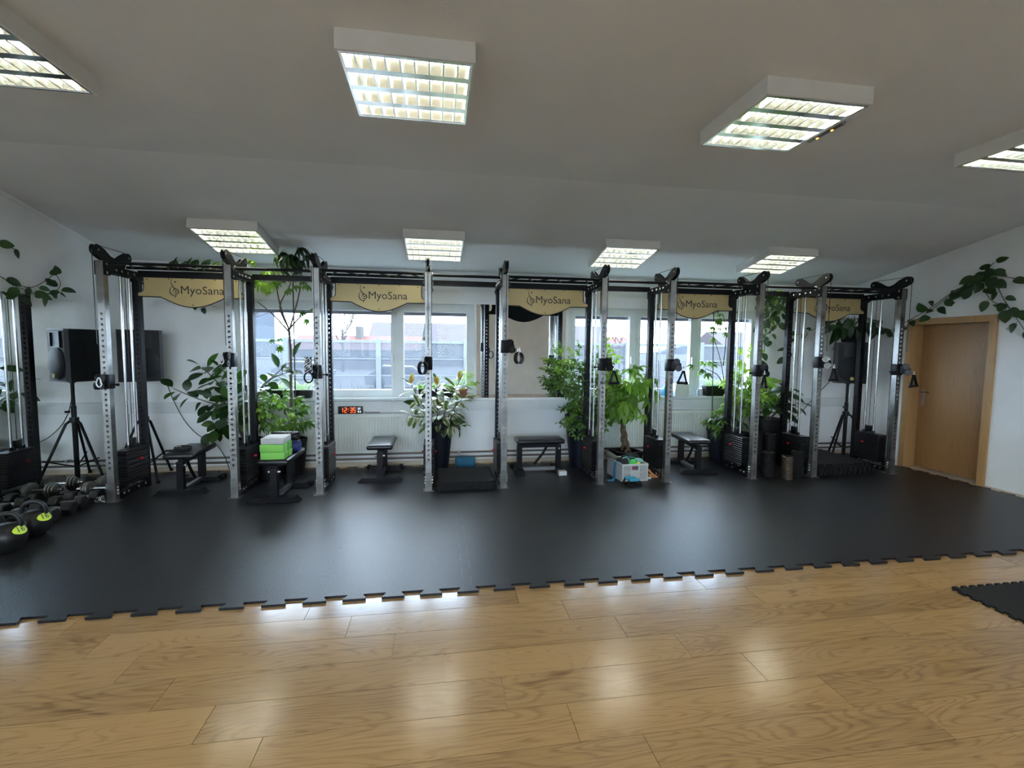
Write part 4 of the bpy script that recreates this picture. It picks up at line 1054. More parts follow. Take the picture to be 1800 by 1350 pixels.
speaker((5.60, 5.70, 1.081), R_(-30), 'black loudspeaker on a tripod behind the door machine')
def wire(pts, lab, r=.0045):
    t = thing('speaker_cable', lab, 'cable', pts[0]); o = Vector(pts[0]); P = [Vector(p)-o for p in pts]
    out = []
    for i in range(len(P)-1):
        a, b, c, d = P[max(i-1,0)], P[i], P[i+1], P[min(i+2,len(P)-1)]
        for k in range(6):
            u = k/6; out.append(.5*((2*b)+(c-a)*u+(2*a-5*b+4*c-d)*u*u+(3*b-a-3*c+d)*u**3))
    out.append(P[-1]); MB().tube(out, r, 6).build('cord', 'black_plastic', t)
wire([(-3.07,5.92,1.12),(-3.02,5.98,.86),(-2.92,6.0,.62),(-2.77,5.98,.45),(-2.6,5.97,.36),(-2.5,5.98,.2),(-2.45,5.99,.03)], 'thin black wire curving down the wall behind the left bench')
wire([(5.50,5.88,1.09),(5.35,5.95,.88),(5.13,5.98,.62),(4.92,5.98,.48),(4.72,5.96,.45),(4.55,5.97,.50),(4.50,6.0,.62)], 'black wire sagging below the right loudspeaker')

# ------------------------------------------------------------------ dumbbells and kettlebells along the mirror wall
def plate_dumbbell(loc, rz, lab):
    t = thing('dumbbell', lab, 'dumbbell', loc, rz)
    MB().cyl((-.19,0,.072),(.19,0,.072),.0135,12).build('bar', 'chrome', t)
    for s in (-1, 1):
        for k, (x, r, w) in enumerate(((.085,.072,.022),(.110,.066,.02),(.133,.055,.018))):
            MB().lathe([(.014,-w/2),(r-.006,-w/2),(r,-w/2+.004),(r,w/2-.004),(r-.006,w/2),(.014,w/2)], (s*x,0,.072), 24, 'X').build('weight_disc', 'iron_plate', t)
        MB().lathe([(.014,-.009),(.024,-.009),(.024,.009),(.014,.009)], (s*.155,0,.072), 8, 'X').build('collar', 'chrome', t)
    return t
plate_dumbbell((-3.29, 5.14, ZT), R_(4), 'chrome dumbbell with round iron plates beside the leftmost post')
plate_dumbbell((-3.30, 5.36, ZT), R_(-7), 'chrome dumbbell with round iron plates, rear one in the mirror corner')
def hex_dumbbell(loc, rz, s, lab):
    t = thing('dumbbell', lab, 'dumbbell', loc, rz, 'hexagonal dumbbells along the mirror')
    r = .062*s
    MB().lathe([(.011,-.07*s),(.017,-.03),(.018,0),(.017,.03),(.011,.07*s)], (0,0,r*.866), 12, 'X').build('grip', 'grey_steel', t)
    for q in (-1, 1): MB().lathe([(r*.82,-.038*s),(r,-.030*s),(r,.030*s),(r*.82,.038*s)], (q*.105*s,0,r*.866), 6, 'X').build('hex_head', 'hex_rubber', t, 20)
for k, (x, y, s) in enumerate(((-3.30,4.93,.95),(-3.31,4.76,1.0),(-3.30,4.58,1.08),(-3.31,4.40,1.12),(-3.32,4.21,1.15))):
    hex_dumbbell((x, y, ZT), R_((-1)**k*4), s, ['smallest black hex dumbbell, next to the chrome dumbbell', 'second black hex dumbbell from the chrome one', 'third black hex dumbbell from the chrome one', 'fourth black hex dumbbell, behind the kettlebells', 'largest black hex dumbbell, nearest the picture edge'][k])
t = thing('spring_collar', 'pair of light steel spring clips before the leftmost post', 'clip', (-3.16, 4.90, ZT))
MB().tube([(.022*math.cos(a), -.02+.0035*a, .027+.022*math.sin(a)) for a in [2*math.pi*k/12 for k in range(40)]], .0035, 5).build('coil', 'zinc', t)
MB().cyl((.02,-.02,.028),(.10,-.06,.014),.009,8).build('handle', 'zinc', t); MB().cyl((-.02,.0,.03),(-.09,.03,.05),.009,8).build('handle', 'zinc', t)
def kettlebell(loc, rz, lab):
    t = thing('kettlebell', lab, 'kettlebell', loc, rz, 'kettlebells by the mirror')
    R = .105
    pr = [(.0,0),(.060,0),(.0655,.006)] + [(R*math.sin(R_(a)), .10-R*math.cos(R_(a))) for a in range(40, 161, 12)] + [(.0,.10+R*.95)]
    bd = MB().lathe(pr, (0,0,0), 28).build('bell', 'kettle_black', t, 60)
    MB().tube([(.072*math.cos(R_(a)), 0, .195+.072*math.sin(R_(a))*1.05) for a in range(-35, 216, 10)], .0165, 12).build('handle', 'kettle_black', t)
    m = MB(); n = 14; vs = []
    for j, el in enumerate((12, 30, 48)):
        for k in range(n+1):
            az = R_(-55+75*k/n); wv = math.sin(math.pi*k/n)**.5
            e = R_(30 + (el-30)*wv); q = R+.0012
            vs.append((q*math.cos(e)*math.cos(az), q*math.cos(e)*math.sin(az), .10+q*math.sin(e)))
    m.add(vs, [(j*(n+1)+k, j*(n+1)+k+1, (j+1)*(n+1)+k+1, (j+1)*(n+1)+k) for j in range(2) for k in range(n)])
    lb = m.build('label_patch', 'lime_label', bd, 60)
    for txt, az, sz, e0 in (('16', -24, .058, 22), ('kg', 8, .026, 26)):
        me = text_mesh(txt, sz, 'ink', 0.0, 'CENTER')
        for v in me.vertices:
            a = R_(az) + v.co.x/(R*.9); e = R_(e0) + v.co.y/R; q = R + .0048
            v.co = (q*math.cos(e)*math.cos(a), q*math.cos(e)*math.sin(a), .10+q*math.sin(e))
        put('lettering', me, lb)
    return t
kettlebell((-3.09, 4.10, ZT), R_(10), 'black kettlebell with a lime label, the farther of the two')
kettlebell((-3.05, 3.82, ZT), R_(16), 'black kettlebell with a lime label, nearest the left picture edge')

# ------------------------------------------------------------------ plants
def leaf_geo(b, L, W, kind='oval', fold=.18, bend=.35, base=Matrix.Identity(4), n=6, pet=0.0):
    """one leaf blade, length along +y, face up +z"""
    rows = []
    for i in range(n+1):
        t = i/n
        if kind == 'oval': w = math.sin(math.pi*min(1, t*.97+.015))**.75
        elif kind == 'heart': w = (math.sin(math.pi*min(1,(t*.80+.20)))**.8)*(1.0 if t > .04 else .75)
        elif kind == 'lance': w = math.sin(math.pi*(t*.96+.02))**1.0*(1.15-.3*t)
        else: w = 1-t
        w = max(w, .02)*W/2; y = pet + L*t; z = -bend*L*t*t
        rows.append([(-w, y, z+fold*w), (0, y, z), (w, y, z+fold*w)])
    vs = [base @ Vector(p) for r in rows for p in r]
    fs = []
    for i in range(n):
        for j in range(2): fs.append((3*i+j, 3*i+j+1, 3*i+j+4, 3*i+j+3))
    b.add(vs, fs)
    if pet > 0:
        b.add([base @ Vector(p) for p in ((-.0015,0,0),(.0015,0,0),(.0015,pet,0),(-.0015,pet,0))], [(0,1,2,3)])
    return b
def leaf_mesh(name, L, W, m, kind='oval', fold=.18, bend=.35, pet=0.0, n=6):
    return leaf_geo(MB(), L, W, kind, fold, bend, n=n, pet=pet).mesh(name, m, 60)
def palm_mesh(name, k, L, W, m, droop=.5, pet=.05, kind='lance', spread=300):
    b = MB()
    for i in range(k):
        a = R_(-spread/2 + spread*i/(k-1)); s = 1 - .25*abs(i-(k-1)/2)/((k-1)/2)
        M = Matrix.Translation((0, pet, 0)) @ Matrix.Rotation(a, 4, 'Z') @ Matrix.Rotation(R_(-14), 4, 'X')
        leaf_geo(b, L*s, W*s, kind, .25, droop, M, 5)
    b.tube([(0,0,0),(0,pet*.5,.004),(0,pet,0)], .0018, 4)
    return b.mesh(name, m, 60)
def twig_mesh(name, k, L, W, m, length=.16, kind='oval', seed=0):
    rr = random.Random(seed); b = MB()
    b.tube([(0,0,0),(0,length*.5,.01),(0,length,-.01)], .002, 4)
    for i in range(k):
        t = (i+.5)/k; a = R_((65 if i % 2 else -65)+rr.uniform(-18,18)) if i < k-1 else 0
        M = Matrix.Translation((0, length*t, .0)) @ Matrix.Rotation(a, 4, 'Z') @ Matrix.Rotation(R_(rr.uniform(-35,25)), 4, 'X') @ Matrix.Rotation(R_(rr.uniform(-40,40)), 4, 'Y')
        leaf_geo(b, L*rr.uniform(.8,1.15), W*rr.uniform(.8,1.1), kind, .2, .3, M, 4)
    return b.mesh(name, m, 60)
def aim(o, d, up=Vector((0,0,1)), roll=0.0):
    y = Vector(d).normalized(); z = up - y*up.dot(y)
    if z.length < 1e-4: z = Vector((1,0,0)) - y*y.x
    z.normalize(); x = y.cross(z)
    M = Matrix((x, y, z)).transposed()
    o.rotation_euler = (M @ Matrix.Rotation(roll, 3, 'Y')).to_euler()
def along(P, t):
    n = len(P)-1; f = min(max(t,0),.9999)*n; i = int(f); a, b = Vector(P[i]), Vector(P[i+1])
    return a.lerp(b, f-i), (b-a).normalized()
def smooth_path(P, k=4):
    P = [Vector(p) for p in P]; out = []
    for i in range(len(P)-1):
        a, b, c, d = P[max(i-1,0)], P[i], P[i+1], P[min(i+2,len(P)-1)]
        for j in range(k):
            u = j/k; out.append(.5*((2*b)+(c-a)*u+(2*a-5*b+4*c-d)*u*u+(3*b-a-3*c+d)*u**3))
    return out + [P[-1]]
def stem(t, P, r0, r1, m, name='stem'):
    o = Vector(t.location); Q = [p-o for p in smooth_path(P)]; n = len(Q)
    return MB().tube(Q, r0, 7, radii=[r0+(r1-r0)*i/(n-1) for i in range(n)]).build(name, m, t, 60)
def leaves_on(t, P, n, meshes, rr, s=(.8,1.2), t0=.25, out=1.0, droop=.25, face=Vector((0,-.5,1)), tip=True, name='leaf', clip=None):
    o = Vector(t.location); Q = smooth_path(P)
    for i in range(n):
        u = t0 + (1-t0)*(i+.5)/n; p, d = along(Q, u)
        az = i*2.4 + rr.uniform(-.4,.4); side = d.orthogonal().normalized(); side = Matrix.Rotation(az, 3, d) @ side
        v = d*(.45 if not (tip and i == n-1) else 2) + side*out + Vector((0,0,-droop)); v.normalize()
        q = p + v*.01
        if clip and not clip(q + v*.12): v = d*1.0 + Vector((0,-.4,-droop)); v.normalize()
        if clip and not clip(q + v*.12): continue
        ob = put(name, rr.choice(meshes), t, q - o, None, rr.uniform(*s)); aim(ob, v, face, rr.uniform(-.5,.5))
def clump(t, c, rad, n, meshes, rr, s=(.8,1.2), name='leaf', hollow=.45, up=.25, face=Vector((0,-.4,1)), clip=None, down=0.0):
    o = Vector(t.location); c = Vector(c); k = 0; tries = 0
    while k < n and tries < n*8:
        tries += 1
        v = Vector((rr.gauss(0,1), rr.gauss(0,1), rr.gauss(0,1))).normalized()
        f = rr.uniform(hollow, 1.0); p = c + Vector((v.x*rad[0], v.y*rad[1], v.z*rad[2]))*f
        d = (Vector((v.x, v.y, v.z*.6+up-down)) + Vector((rr.uniform(-.3,.3), rr.uniform(-.3,.3), rr.uniform(-.3,.2)))).normalized()
        if clip and not (clip(p) and clip(p + d*.10)): continue
        ob = put(name, rr.choice(meshes), t, p-o, None, rr.uniform(*s)); aim(ob, d, face, rr.uniform(-.4,.4)); k += 1
def inroom(p): return p.y < 6.07 and -3.5 < p.x < 6.03 and p.z < zc(p.y)-.01
def off_glass(p): return inroom(p) and not (p.y > 6.0 and .66 < p.z < .89)
def planter(t, r0, r1, h, m='navy_planter', rim=.0, square=False):
    n = 4 if square else 28; ph = math.pi/4 if square else 0
    pr = [(r0*.9,0),(r0,.006),(r1,h-.05),(r1*1.03,h-.048),(r1*1.05,h),(r1*.95,h),(r1*.93,h-.03)]
    MB().lathe(pr, (0,0,0), n, 'Z', ph).build('pot', m, t, 30)
    MB().lathe([(0,h-.035),(r1*.935,h-.035),(r1*.93,h-.06)], (0,0,0), n, 'Z', ph).build('soil', 'soil', t, 30)
rng = random.Random(11)
LM = {}
LM['rub'] = [leaf_mesh('leaf', .150, .100, 'leaf_rubber', 'oval', .22, .15, .03), leaf_mesh('leaf', .135, .095, 'leaf_rubber', 'oval', .12, .25, .025), leaf_mesh('leaf', .175, .085, 'leaf_rubber', 'oval', .3, .1, .03)]
LM['var'] = [leaf_mesh('leaf', .13, .064, 'leaf_variegated', 'oval', .22, .2, .02), leaf_mesh('leaf', .115, .06, 'leaf_variegated', 'oval', .3, .3, .02)]
LM['young'] = [leaf_mesh('leaf', .12, .055, 'leaf_young', 'oval', .35, .05, .01)]
LM['bronze'] = [leaf_mesh('leaf', .14, .055, 'leaf_bronze', 'oval', .2, .2, .02)]
LM['heart'] = [leaf_mesh('leaf', .10, .080, 'leaf_pothos', 'heart', .15, .25, .02), leaf_mesh('leaf', .085, .06, 'leaf_pothos', 'heart', .3, .15, .02)]
LM['heartb'] = [leaf_mesh('leaf', .09, .07, 'leaf_schefflera', 'heart', .2, .3, .02)]
LM['sch'] = [palm_mesh('compound_leaf', 8, .095, .034, 'leaf_schefflera', .45, .05), palm_mesh('compound_leaf', 7, .085, .032, 'leaf_schefflera', .7, .05)]
LM['schb'] = [palm_mesh('compound_leaf', 8, .095, .036, 'leaf_bright', .45, .05), palm_mesh('compound_leaf', 7, .10, .036, 'leaf_bright', .8, .04)]
LM['schd'] = [palm_mesh('compound_leaf', 8, .11, .036, 'leaf_dark', .8, .05), palm_mesh('compound_leaf', 7, .12, .038, 'leaf_dark', 1.0, .05)]
LM['money'] = [palm_mesh('compound_leaf', 5, .165, .062, 'leaf_money', .5, .06, 'oval', 200), palm_mesh('compound_leaf', 6, .15, .058, 'leaf_money', .8, .06, 'oval', 240)]
LM['ficus'] = [twig_mesh('leafy_twig', 9, .065, .032, 'leaf_ficus', .17, 'oval', 1), twig_mesh('leafy_twig', 11, .058, .03, 'leaf_ficus', .20, 'oval', 2), twig_mesh('leafy_twig', 8, .07, .034, 'leaf_ficus', .15, 'oval', 3)]
LM['ficusb'] = [twig_mesh('leafy_twig', 9, .065, .032, 'leaf_bright', .17, 'oval', 4)]
LM['big'] = [leaf_mesh('leaf', .24, .13, 'leaf_dark', 'heart', .2, .3, .06), leaf_mesh('leaf', .21, .11, 'leaf_dark', 'oval', .15, .35, .05)]
LM['bigm'] = [leaf_mesh('leaf', .22, .12, 'leaf_ficus', 'heart', .2, .35, .06), leaf_mesh('leaf', .20, .10, 'leaf_rubber', 'oval', .2, .3, .05)]
LM['blade'] = [leaf_mesh('blade', .26, .014, 'leaf_grass', 'lance', .4, .7, 0, 7), leaf_mesh('blade', .20, .012, 'leaf_grass', 'lance', .4, .9, 0, 7)]

# dark rubber plant beside the left machine
t = thing('rubber_plant', 'dark rubber plant with big oval leaves behind the left bench', 'plant', (-2.17, 5.80, ZT)); rr = random.Random(21)
planter(t, .11, .15, .42, 'black_pot')
RUB = [[(-2.189,5.8,.40),(-2.232,5.75,.778),(-2.418,5.7,.837),(-2.626,5.65,.921),(-2.824,5.6,1.033)],[(-2.208,5.8,.42),(-2.376,5.75,.973),(-2.467,5.7,1.138),(-2.556,5.65,1.266)],
 [(-2.195,5.8,.42),(-2.237,5.7,.977),(-2.319,5.7,1.17),(-2.383,5.65,1.267)],[(-2.134,5.8,.42),(-2.05,5.85,.963),(-1.907,5.9,1.145),(-1.682,5.9,1.347)],
 [(-2.134,5.8,.42),(-2.053,5.8,.901),(-1.923,5.85,1.108),(-1.734,5.85,1.195)],[(-2.182,5.75,.40),(-2.285,5.65,.695),(-2.383,5.6,.64),(-2.46,5.6,.565)],[(-2.187,5.8,.40),(-2.251,5.65,.823),(-2.317,5.6,.893),(-2.406,5.6,.799)]]
for P, n in zip(RUB, (18, 16, 16, 12, 10, 11, 14)):
    stem(t, P, .009, .004, 'dark_stem'); leaves_on(t, P, n, LM['rub'], rr, (.85,1.25), .22, 1.0, .15, clip=inroom)
clump(t, (-2.26, 5.66, .88), (.18,.12,.22), 22, LM['rub'], rr, (.9,1.3), 'leaf', .3, .1, clip=off_glass)
# schefflera tree by the left window
t = thing('schefflera_tree', 'tall thin schefflera tree reaching the ceiling before the left window', 'plant', (-1.70, 5.85, ZT)); rr = random.Random(22)
planter(t, .13, .16, .40, 'black_pot')
ST = [[(-1.700,5.85,.35),(-1.697,5.85,.894),(-1.691,5.85,1.428),(-1.703,5.85,1.705)],[(-1.703,5.85,1.70),(-1.795,5.85,1.984),(-1.822,5.8,2.268),(-1.839,5.75,2.36)],[(-1.695,5.85,1.70),(-1.58,5.82,2.084),(-1.512,5.70,2.335),(-1.507,5.55,2.47)],
 [(-1.691,5.85,1.655),(-1.856,5.8,1.862),(-2.005,5.75,2.002)],[(-1.70,5.85,1.70),(-1.796,5.85,1.952),(-1.677,5.8,2.176),(-1.584,5.72,2.36)],[(-1.70,5.85,1.70),(-1.549,5.8,1.856),(-1.423,5.75,1.9)]]
stem(t, ST[0], .017, .013, 'brown_stem', 'trunk')
for P in ST[1:]: stem(t, P, .010, .004, 'brown_stem', 'branch')
clump(t, (-1.55, 5.50, 2.47), (.17,.16,.10), 24, LM['schd'], rr, (.8,1.1), 'compound_leaf', .3, 0, clip=inroom, down=.5)
clump(t, (-1.88, 5.62, 2.27), (.16,.14,.14), 20, LM['schb'], rr, (.8,1.1), 'compound_leaf', .3, .1, clip=inroom, down=.3)
clump(t, (-1.62, 5.72, 2.22), (.16,.12,.09), 11, LM['sch'], rr, (.7,1.0), 'compound_leaf', .3, .1, clip=inroom)
clump(t, (-1.46, 5.72, 1.88), (.08,.06,.06), 5, LM['sch'], rr, (.6,.8), 'compound_leaf', .2, .0, clip=inroom)
clump(t, (-1.80, 5.8, 1.58), (.09,.05,.10), 4, LM['sch'], rr, (.6,.8), 'compound_leaf', .2, -.3, clip=inroom)
sp = thing('plant_stake', 'black stake tied beside the schefflera trunk', 'stake', (-1.655, 5.86, ZT))
MB().cyl((0,0,.30),(.005,0,2.22),.007,8).build('stake', 'black_plastic', sp)
# schefflera bush at its foot
t = thing('schefflera_bush', 'low bushy schefflera behind the green foam blocks', 'plant', (-1.86, 5.60, ZT)); rr = random.Random(23)
planter(t, .12, .16, .40, 'black_pot')
clump(t, (-1.77, 5.60, .72), (.30,.17,.24), 64, LM['sch'], rr, (.85,1.2), 'compound_leaf', .35, .1, clip=inroom)
clump(t, (-1.75, 5.55, .80), (.28,.16,.14), 14, LM['schb'], rr, (.7,.9), 'compound_leaf', .5, .2, clip=inroom)
for k in range(6):
    a = k*1.05; stem(t, [(-1.86,5.60,.36),(-1.82+.08*math.cos(a),5.6+.06*math.sin(a),.55),(-1.77+.2*math.cos(a),5.6+.11*math.sin(a),.72)], .006, .003, 'green_stem')

# sill plants, left window
def trough(loc, w, d, h, m, lab, leaves, n, hgt, seed, name='sill_plant'):
    t = thing(name, lab, 'plant', loc); rr = random.Random(seed)
    MB().prism([(-w/2*.85,-d/2*.85),(w/2*.85,-d/2*.85),(w/2*.85,d/2*.85),(-w/2*.85,d/2*.85)], 0, .004).build('pot_base', m, t, None)
    b = MB(); vs = []
    for z, k in ((0,.85),(h,1.0),(h,.92),(h*.3,.8)):
        vs += [(-w/2*k,-d/2*k,z),(w/2*k,-d/2*k,z),(w/2*k,d/2*k,z),(-w/2*k,d/2*k,z)]
    b.add(vs, [(4*i+j, 4*i+(j+1)%4, 4*i+4+(j+1)%4, 4*i+4+j) for i in range(3) for j in range(4)]).build('pot', m, t, 30)
    MB().bx(-w/2*.9,w/2*.9,-d/2*.9,d/2*.9,h*.8,h*.86).build('soil', 'soil', t, None)
    for k in range(n):
        p = Vector((rr.uniform(-w/2,w/2)*.75, rr.uniform(-d/2,d/2)*.6, h*.85)); a = rr.uniform(0, 6.28)
        dv = Vector((math.cos(a)*.6, math.sin(a)*.45-.15, rr.uniform(.6,1.4)))
        o = put('leaf', rr.choice(leaves), t, p, None, hgt*rr.uniform(.7,1.15)); aim(o, dv, Vector((0,-.3,1)), rr.uniform(-.4,.4))
    return t
SZ = .8722
trough((-1.93, 6.075, SZ), .20, .11, .10, 'black_pot', 'black pot of pale grassy leaves on the left sill, by the machine post', LM['blade'], 34, .8, 31)
trough((-1.62, 6.075, SZ), .20, .11, .10, 'black_pot', 'black pot of grassy leaves on the left sill behind the rope', LM['blade'], 30, .75, 32)
trough((-.12, 6.075, SZ), .24, .11, .11, 'black_pot', 'black trough of leafy plants on the sill behind the cream-edged plant', LM['heartb'] + LM['blade'], 34, .75, 33)
trough((.14, 6.075, SZ), .16, .11, .12, 'black_pot', 'black pot with trailing leaves near the right end of the left sill', LM['heartb'], 16, .8, 34)
t = thing('potted_plant', 'green plant in a terracotta pot at the right end of the left sill', 'plant', (.33, 6.07, SZ)); rr = random.Random(35)
MB().lathe([(.038,0),(.052,.085),(.058,.085),(.058,.11),(.050,.11),(.048,.09)], (0,0,0), 20).build('pot', 'terracotta', t); MB().lathe([(0,.095),(.05,.095)], (0,0,0), 16).build('soil', 'soil', t)
clump(t, (.35, 6.03, SZ+.19), (.08,.05,.07), 14, LM['ficusb'], rr, (.5,.7), 'leafy_twig', .2, .3, clip=inroom)
# variegated rubber plant in the tall navy planter
t = thing('variegated_rubber_plant', 'cream-edged rubber plant in a tall navy planter right of the radiator', 'plant', (.02, 5.74, ZT)); rr = random.Random(24)
planter(t, .11, .165, .60)
VAR = [[(-.006,5.74,.56),(-.161,5.7,.798),(-.238,5.65,.94),(-.303,5.62,1.07)],[(.007,5.74,.56),(-.006,5.7,.899),(-.005,5.65,1.05)],[(.042,5.74,.56),(.109,5.7,.795),(.189,5.65,.972),(.263,5.62,1.11)],
 [(.062,5.74,.56),(.21,5.65,.8),(.288,5.6,.90)],[(-.027,5.74,.56),(-.191,5.6,.675),(-.30,5.55,.71)],[(.042,5.74,.56),(.141,5.6,.603),(.24,5.55,.589)],[(.0,5.72,.56),(.05,5.55,.70),(.10,5.48,.76)],[(-.02,5.72,.56),(-.11,5.55,.68),(-.2,5.5,.80)]]
for i, (P, n) in enumerate(zip(VAR, (13, 12, 13, 11, 10, 9, 9, 9))):
    stem(t, P, .008, .0035, 'dark_stem'); leaves_on(t, P, n, LM['var'], rr, (1.0,1.35), .2, 1.0, .05, clip=inroom)
    if i < 3:
        for k in range(2):
            o = put('leaf', LM['young'][0], t, Vector(P[-1])-Vector(t.location), None, rr.uniform(.8,1.05)); aim(o, (rr.uniform(-.25,.25), -.1, 1), Vector((0,-1,.2)))
clump(t, (.03, 5.66, .72), (.24,.15,.17), 34, LM['var'][:1] + LM['rub'][2:], rr, (.85,1.15), 'leaf', .3, .05, clip=off_glass, down=.2)
for d in ((.4,-.3,.1), (.2,-.4,.5), (-.1,-.4,.3)):
    o = put('leaf', LM['bronze'][0], t, Vector((.288,5.6,.90))-Vector(t.location), None, 1.0); aim(o, d, Vector((0,-.5,1)))
# ficus bush in the tall planter before the mirror's right edge
t = thing('ficus_bush', 'dense small-leaved ficus in a tall navy planter beside the mirror', 'plant', (1.80, 5.72, ZT)); rr = random.Random(25)
planter(t, .135, .20, .66)
stem(t, [(1.80,5.72,.62),(1.79,5.70,.85),(1.82,5.68,1.15)], .016, .008, 'brown_stem', 'trunk')
clump(t, (1.87, 5.66, .95), (.28,.24,.34), 170, LM['ficus'], rr, (.8,1.15), 'leafy_twig', .45, .1, clip=off_glass, down=.1)
clump(t, (1.78, 5.60, .68), (.22,.18,.15), 46, LM['ficus'], rr, (.8,1.1), 'leafy_twig', .4, 0, clip=off_glass, down=.5)
clump(t, (1.85, 5.68, 1.30), (.30,.20,.20), 45, LM['ficusb'] + LM['ficus'][:1], rr, (.8,1.1), 'leafy_twig', .35, .3, clip=off_glass)
# money tree with its braided trunk
t = thing('money_tree', 'bright money tree with a braided trunk behind the crate', 'plant', (2.37, 5.62, ZT)); rr = random.Random(26)
MB().lathe([(.16,0),(.17,.01),(.215,.19),(.225,.19),(.225,.215),(.205,.215),(.20,.19)], (0,0,0), 4, 'Z', math.pi/4+.2).build('pot', 'black_pot', t, 30)
MB().lathe([(0,.20),(.205,.20)], (0,0,0), 4, 'Z', math.pi/4+.2).build('soil', 'soil', t, 30)
for k in range(3):
    P = []
    for j in range(15):
        u = j/14; a = 2*math.pi*k/3 + u*8.5; r = .030*(1-.45*u) + .02*(1-u)**3; P.append((r*math.cos(a) - .10*u, r*math.sin(a)-.06*u, .195 + .50*u))
    MB().tube(P, .018, 7, radii=[.022-.010*i/14 for i in range(15)]).build('braided_stem', 'brown_stem', t, 60)
for k in range(8):
    a = k*.785; stem(t, [(2.27,5.54,.70),(2.27+.10*math.cos(a),5.54+.08*math.sin(a),.85),(2.28+.24*math.cos(a),5.54+.17*math.sin(a),1.0+.05*math.sin(3*a))], .007, .003, 'green_stem', 'branch')
clump(t, (2.31, 5.54, 1.06), (.31,.24,.28), 74, LM['money'], rr, (.75,1.05), 'compound_leaf', .35, .15, clip=off_glass, down=.35)
clump(t, (2.33, 5.52, .80), (.28,.20,.10), 18, LM['money'], rr, (.75,1.0), 'compound_leaf', .4, 0, clip=off_glass, down=.9)
# right sill
t = thing('spray_bottle', 'blue spray bottle with a red trigger on the right sill', 'bottle', (3.11, 6.06, SZ))
MB().lathe([(.0,0),(.036,0),(.040,.01),(.042,.08),(.036,.12),(.016,.15),(.014,.175),(0,.175)], (0,0,0), 18).build('bottle_body', 'spray_blue', t, 50)
MB().rbox((0,-.012,.195), (.03,.06,.03), .006).bx(-.006,.006,-.045,-.035,.15,.19).build('trigger_head', 'red_plastic', t)
o = MB().rbox((0,0,.085), (.20,.09,.17), .008, 2).build('pale_box', 'pale_box', None); o.location = (3.33, 6.065, SZ); tag(o, 'pale plain box standing on the right sill behind the pull handle', 'box')
t = thing('dropper_bottle', 'small pale blue bottle on the right sill beside the grass pot', 'bottle', (3.58, 6.05, SZ))
MB().lathe([(0,0),(.020,0),(.021,.01),(.021,.07),(.010,.09),(.009,.11),(.004,.135),(0,.135)], (0,0,0), 14).build('bottle_body', 'clear_bottle', t, 50)
trough((3.83, 6.07, SZ), .30, .12, .14, 'black_pot', 'black trough of bright grassy leaves on the right sill', LM['blade'], 46, .85, 36)
# low schefflera in a dark planter by the right radiator
t = thing('dwarf_schefflera', 'low dark-green schefflera in a square planter beside the right radiator', 'plant', (3.74, 5.68, ZT)); rr = random.Random(27)
planter(t, .15, .20, .46, 'navy_planter', square=True)
clump(t, (3.68, 5.62, .60), (.25,.17,.13), 36, LM['schd'][:1] + LM['sch'], rr, (.85,1.15), 'compound_leaf', .3, .2, clip=off_glass)
# tall airy umbrella plant in front of the right window
t = thing('umbrella_plant', 'tall airy umbrella plant before the right window with loose leaf whorls', 'plant', (3.88, 5.85, ZT)); rr = random.Random(28)
planter(t, .10, .13, .36, 'black_pot')
UP = [[(3.88,5.85,.32),(3.87,5.86,.9),(3.80,5.88,1.35),(3.68,5.9,1.70)],[(3.87,5.86,1.0),(3.75,5.88,1.18),(3.56,5.85,1.26)],[(3.83,5.87,1.3),(3.86,5.88,1.7),(3.80,5.88,2.0)]]
for P in UP: stem(t, P, .008, .004, 'dark_stem')
clump(t, (3.53, 5.84, 1.27), (.15,.08,.09), 10, LM['sch'], rr, (.8,1.1), 'compound_leaf', .2, .1, clip=inroom)
clump(t, (3.72, 5.86, 1.78), (.15,.09,.10), 9, LM['sch'], rr, (.65,.9), 'compound_leaf', .3, 0, clip=inroom)
clump(t, (3.79, 5.86, 2.0), (.14,.09,.09), 9, LM['sch'], rr, (.65,.9), 'compound_leaf', .3, 0, clip=inroom)
sp = thing('plant_stake', 'thin dark stake standing beside the umbrella plant', 'stake', (3.66, 5.80, ZT)); MB().cyl((-.0,0,.40),(-.05,0,2.15),.006,8).build('stake', 'black_plastic', sp)
# big mixed plant group between machines four and five
t = thing('bamboo_palm', 'bright leafy palm between the fourth and fifth machine', 'plant', (3.98, 5.70, ZT)); rr = random.Random(29)
planter(t, .12, .15, .40, 'black_pot')
clump(t, (4.03, 5.68, 1.05), (.24,.20,.42), 95, LM['schb'] + LM['ficusb'], rr, (.8,1.2), 'compound_leaf', .3, .3, clip=off_glass)
clump(t, (4.05, 5.60, .80), (.26,.18,.25), 26, LM['sch'], rr, (.9,1.2), 'compound_leaf', .4, .1, clip=off_glass)
for k in range(7):
    a = k*.9; stem(t, [(3.98,5.70,.36),(4.0+.08*math.cos(a),5.69+.06*math.sin(a),.7),(4.03+.14*math.cos(a),5.68+.1*math.sin(a),1.15)], .007, .003, 'green_stem')
t = thing('fiddle_plant', 'large dark-leaved plant in a round black planter behind the foam rollers', 'plant', (4.42, 5.75, ZT)); rr = random.Random(30)
planter(t, .15, .20, .58, 'black_pot')
FP = [[(4.42,5.75,.54),(4.40,5.72,.85),(4.33,5.68,1.15)],[(4.43,5.75,.54),(4.50,5.70,.80),(4.62,5.64,1.05)],[(4.42,5.75,.54),(4.36,5.66,.75),(4.25,5.58,.90)],[(4.44,5.75,.54),(4.56,5.68,.70),(4.74,5.62,.80)],[(4.42,5.74,.54),(4.46,5.6,.72),(4.5,5.52,.85)]]
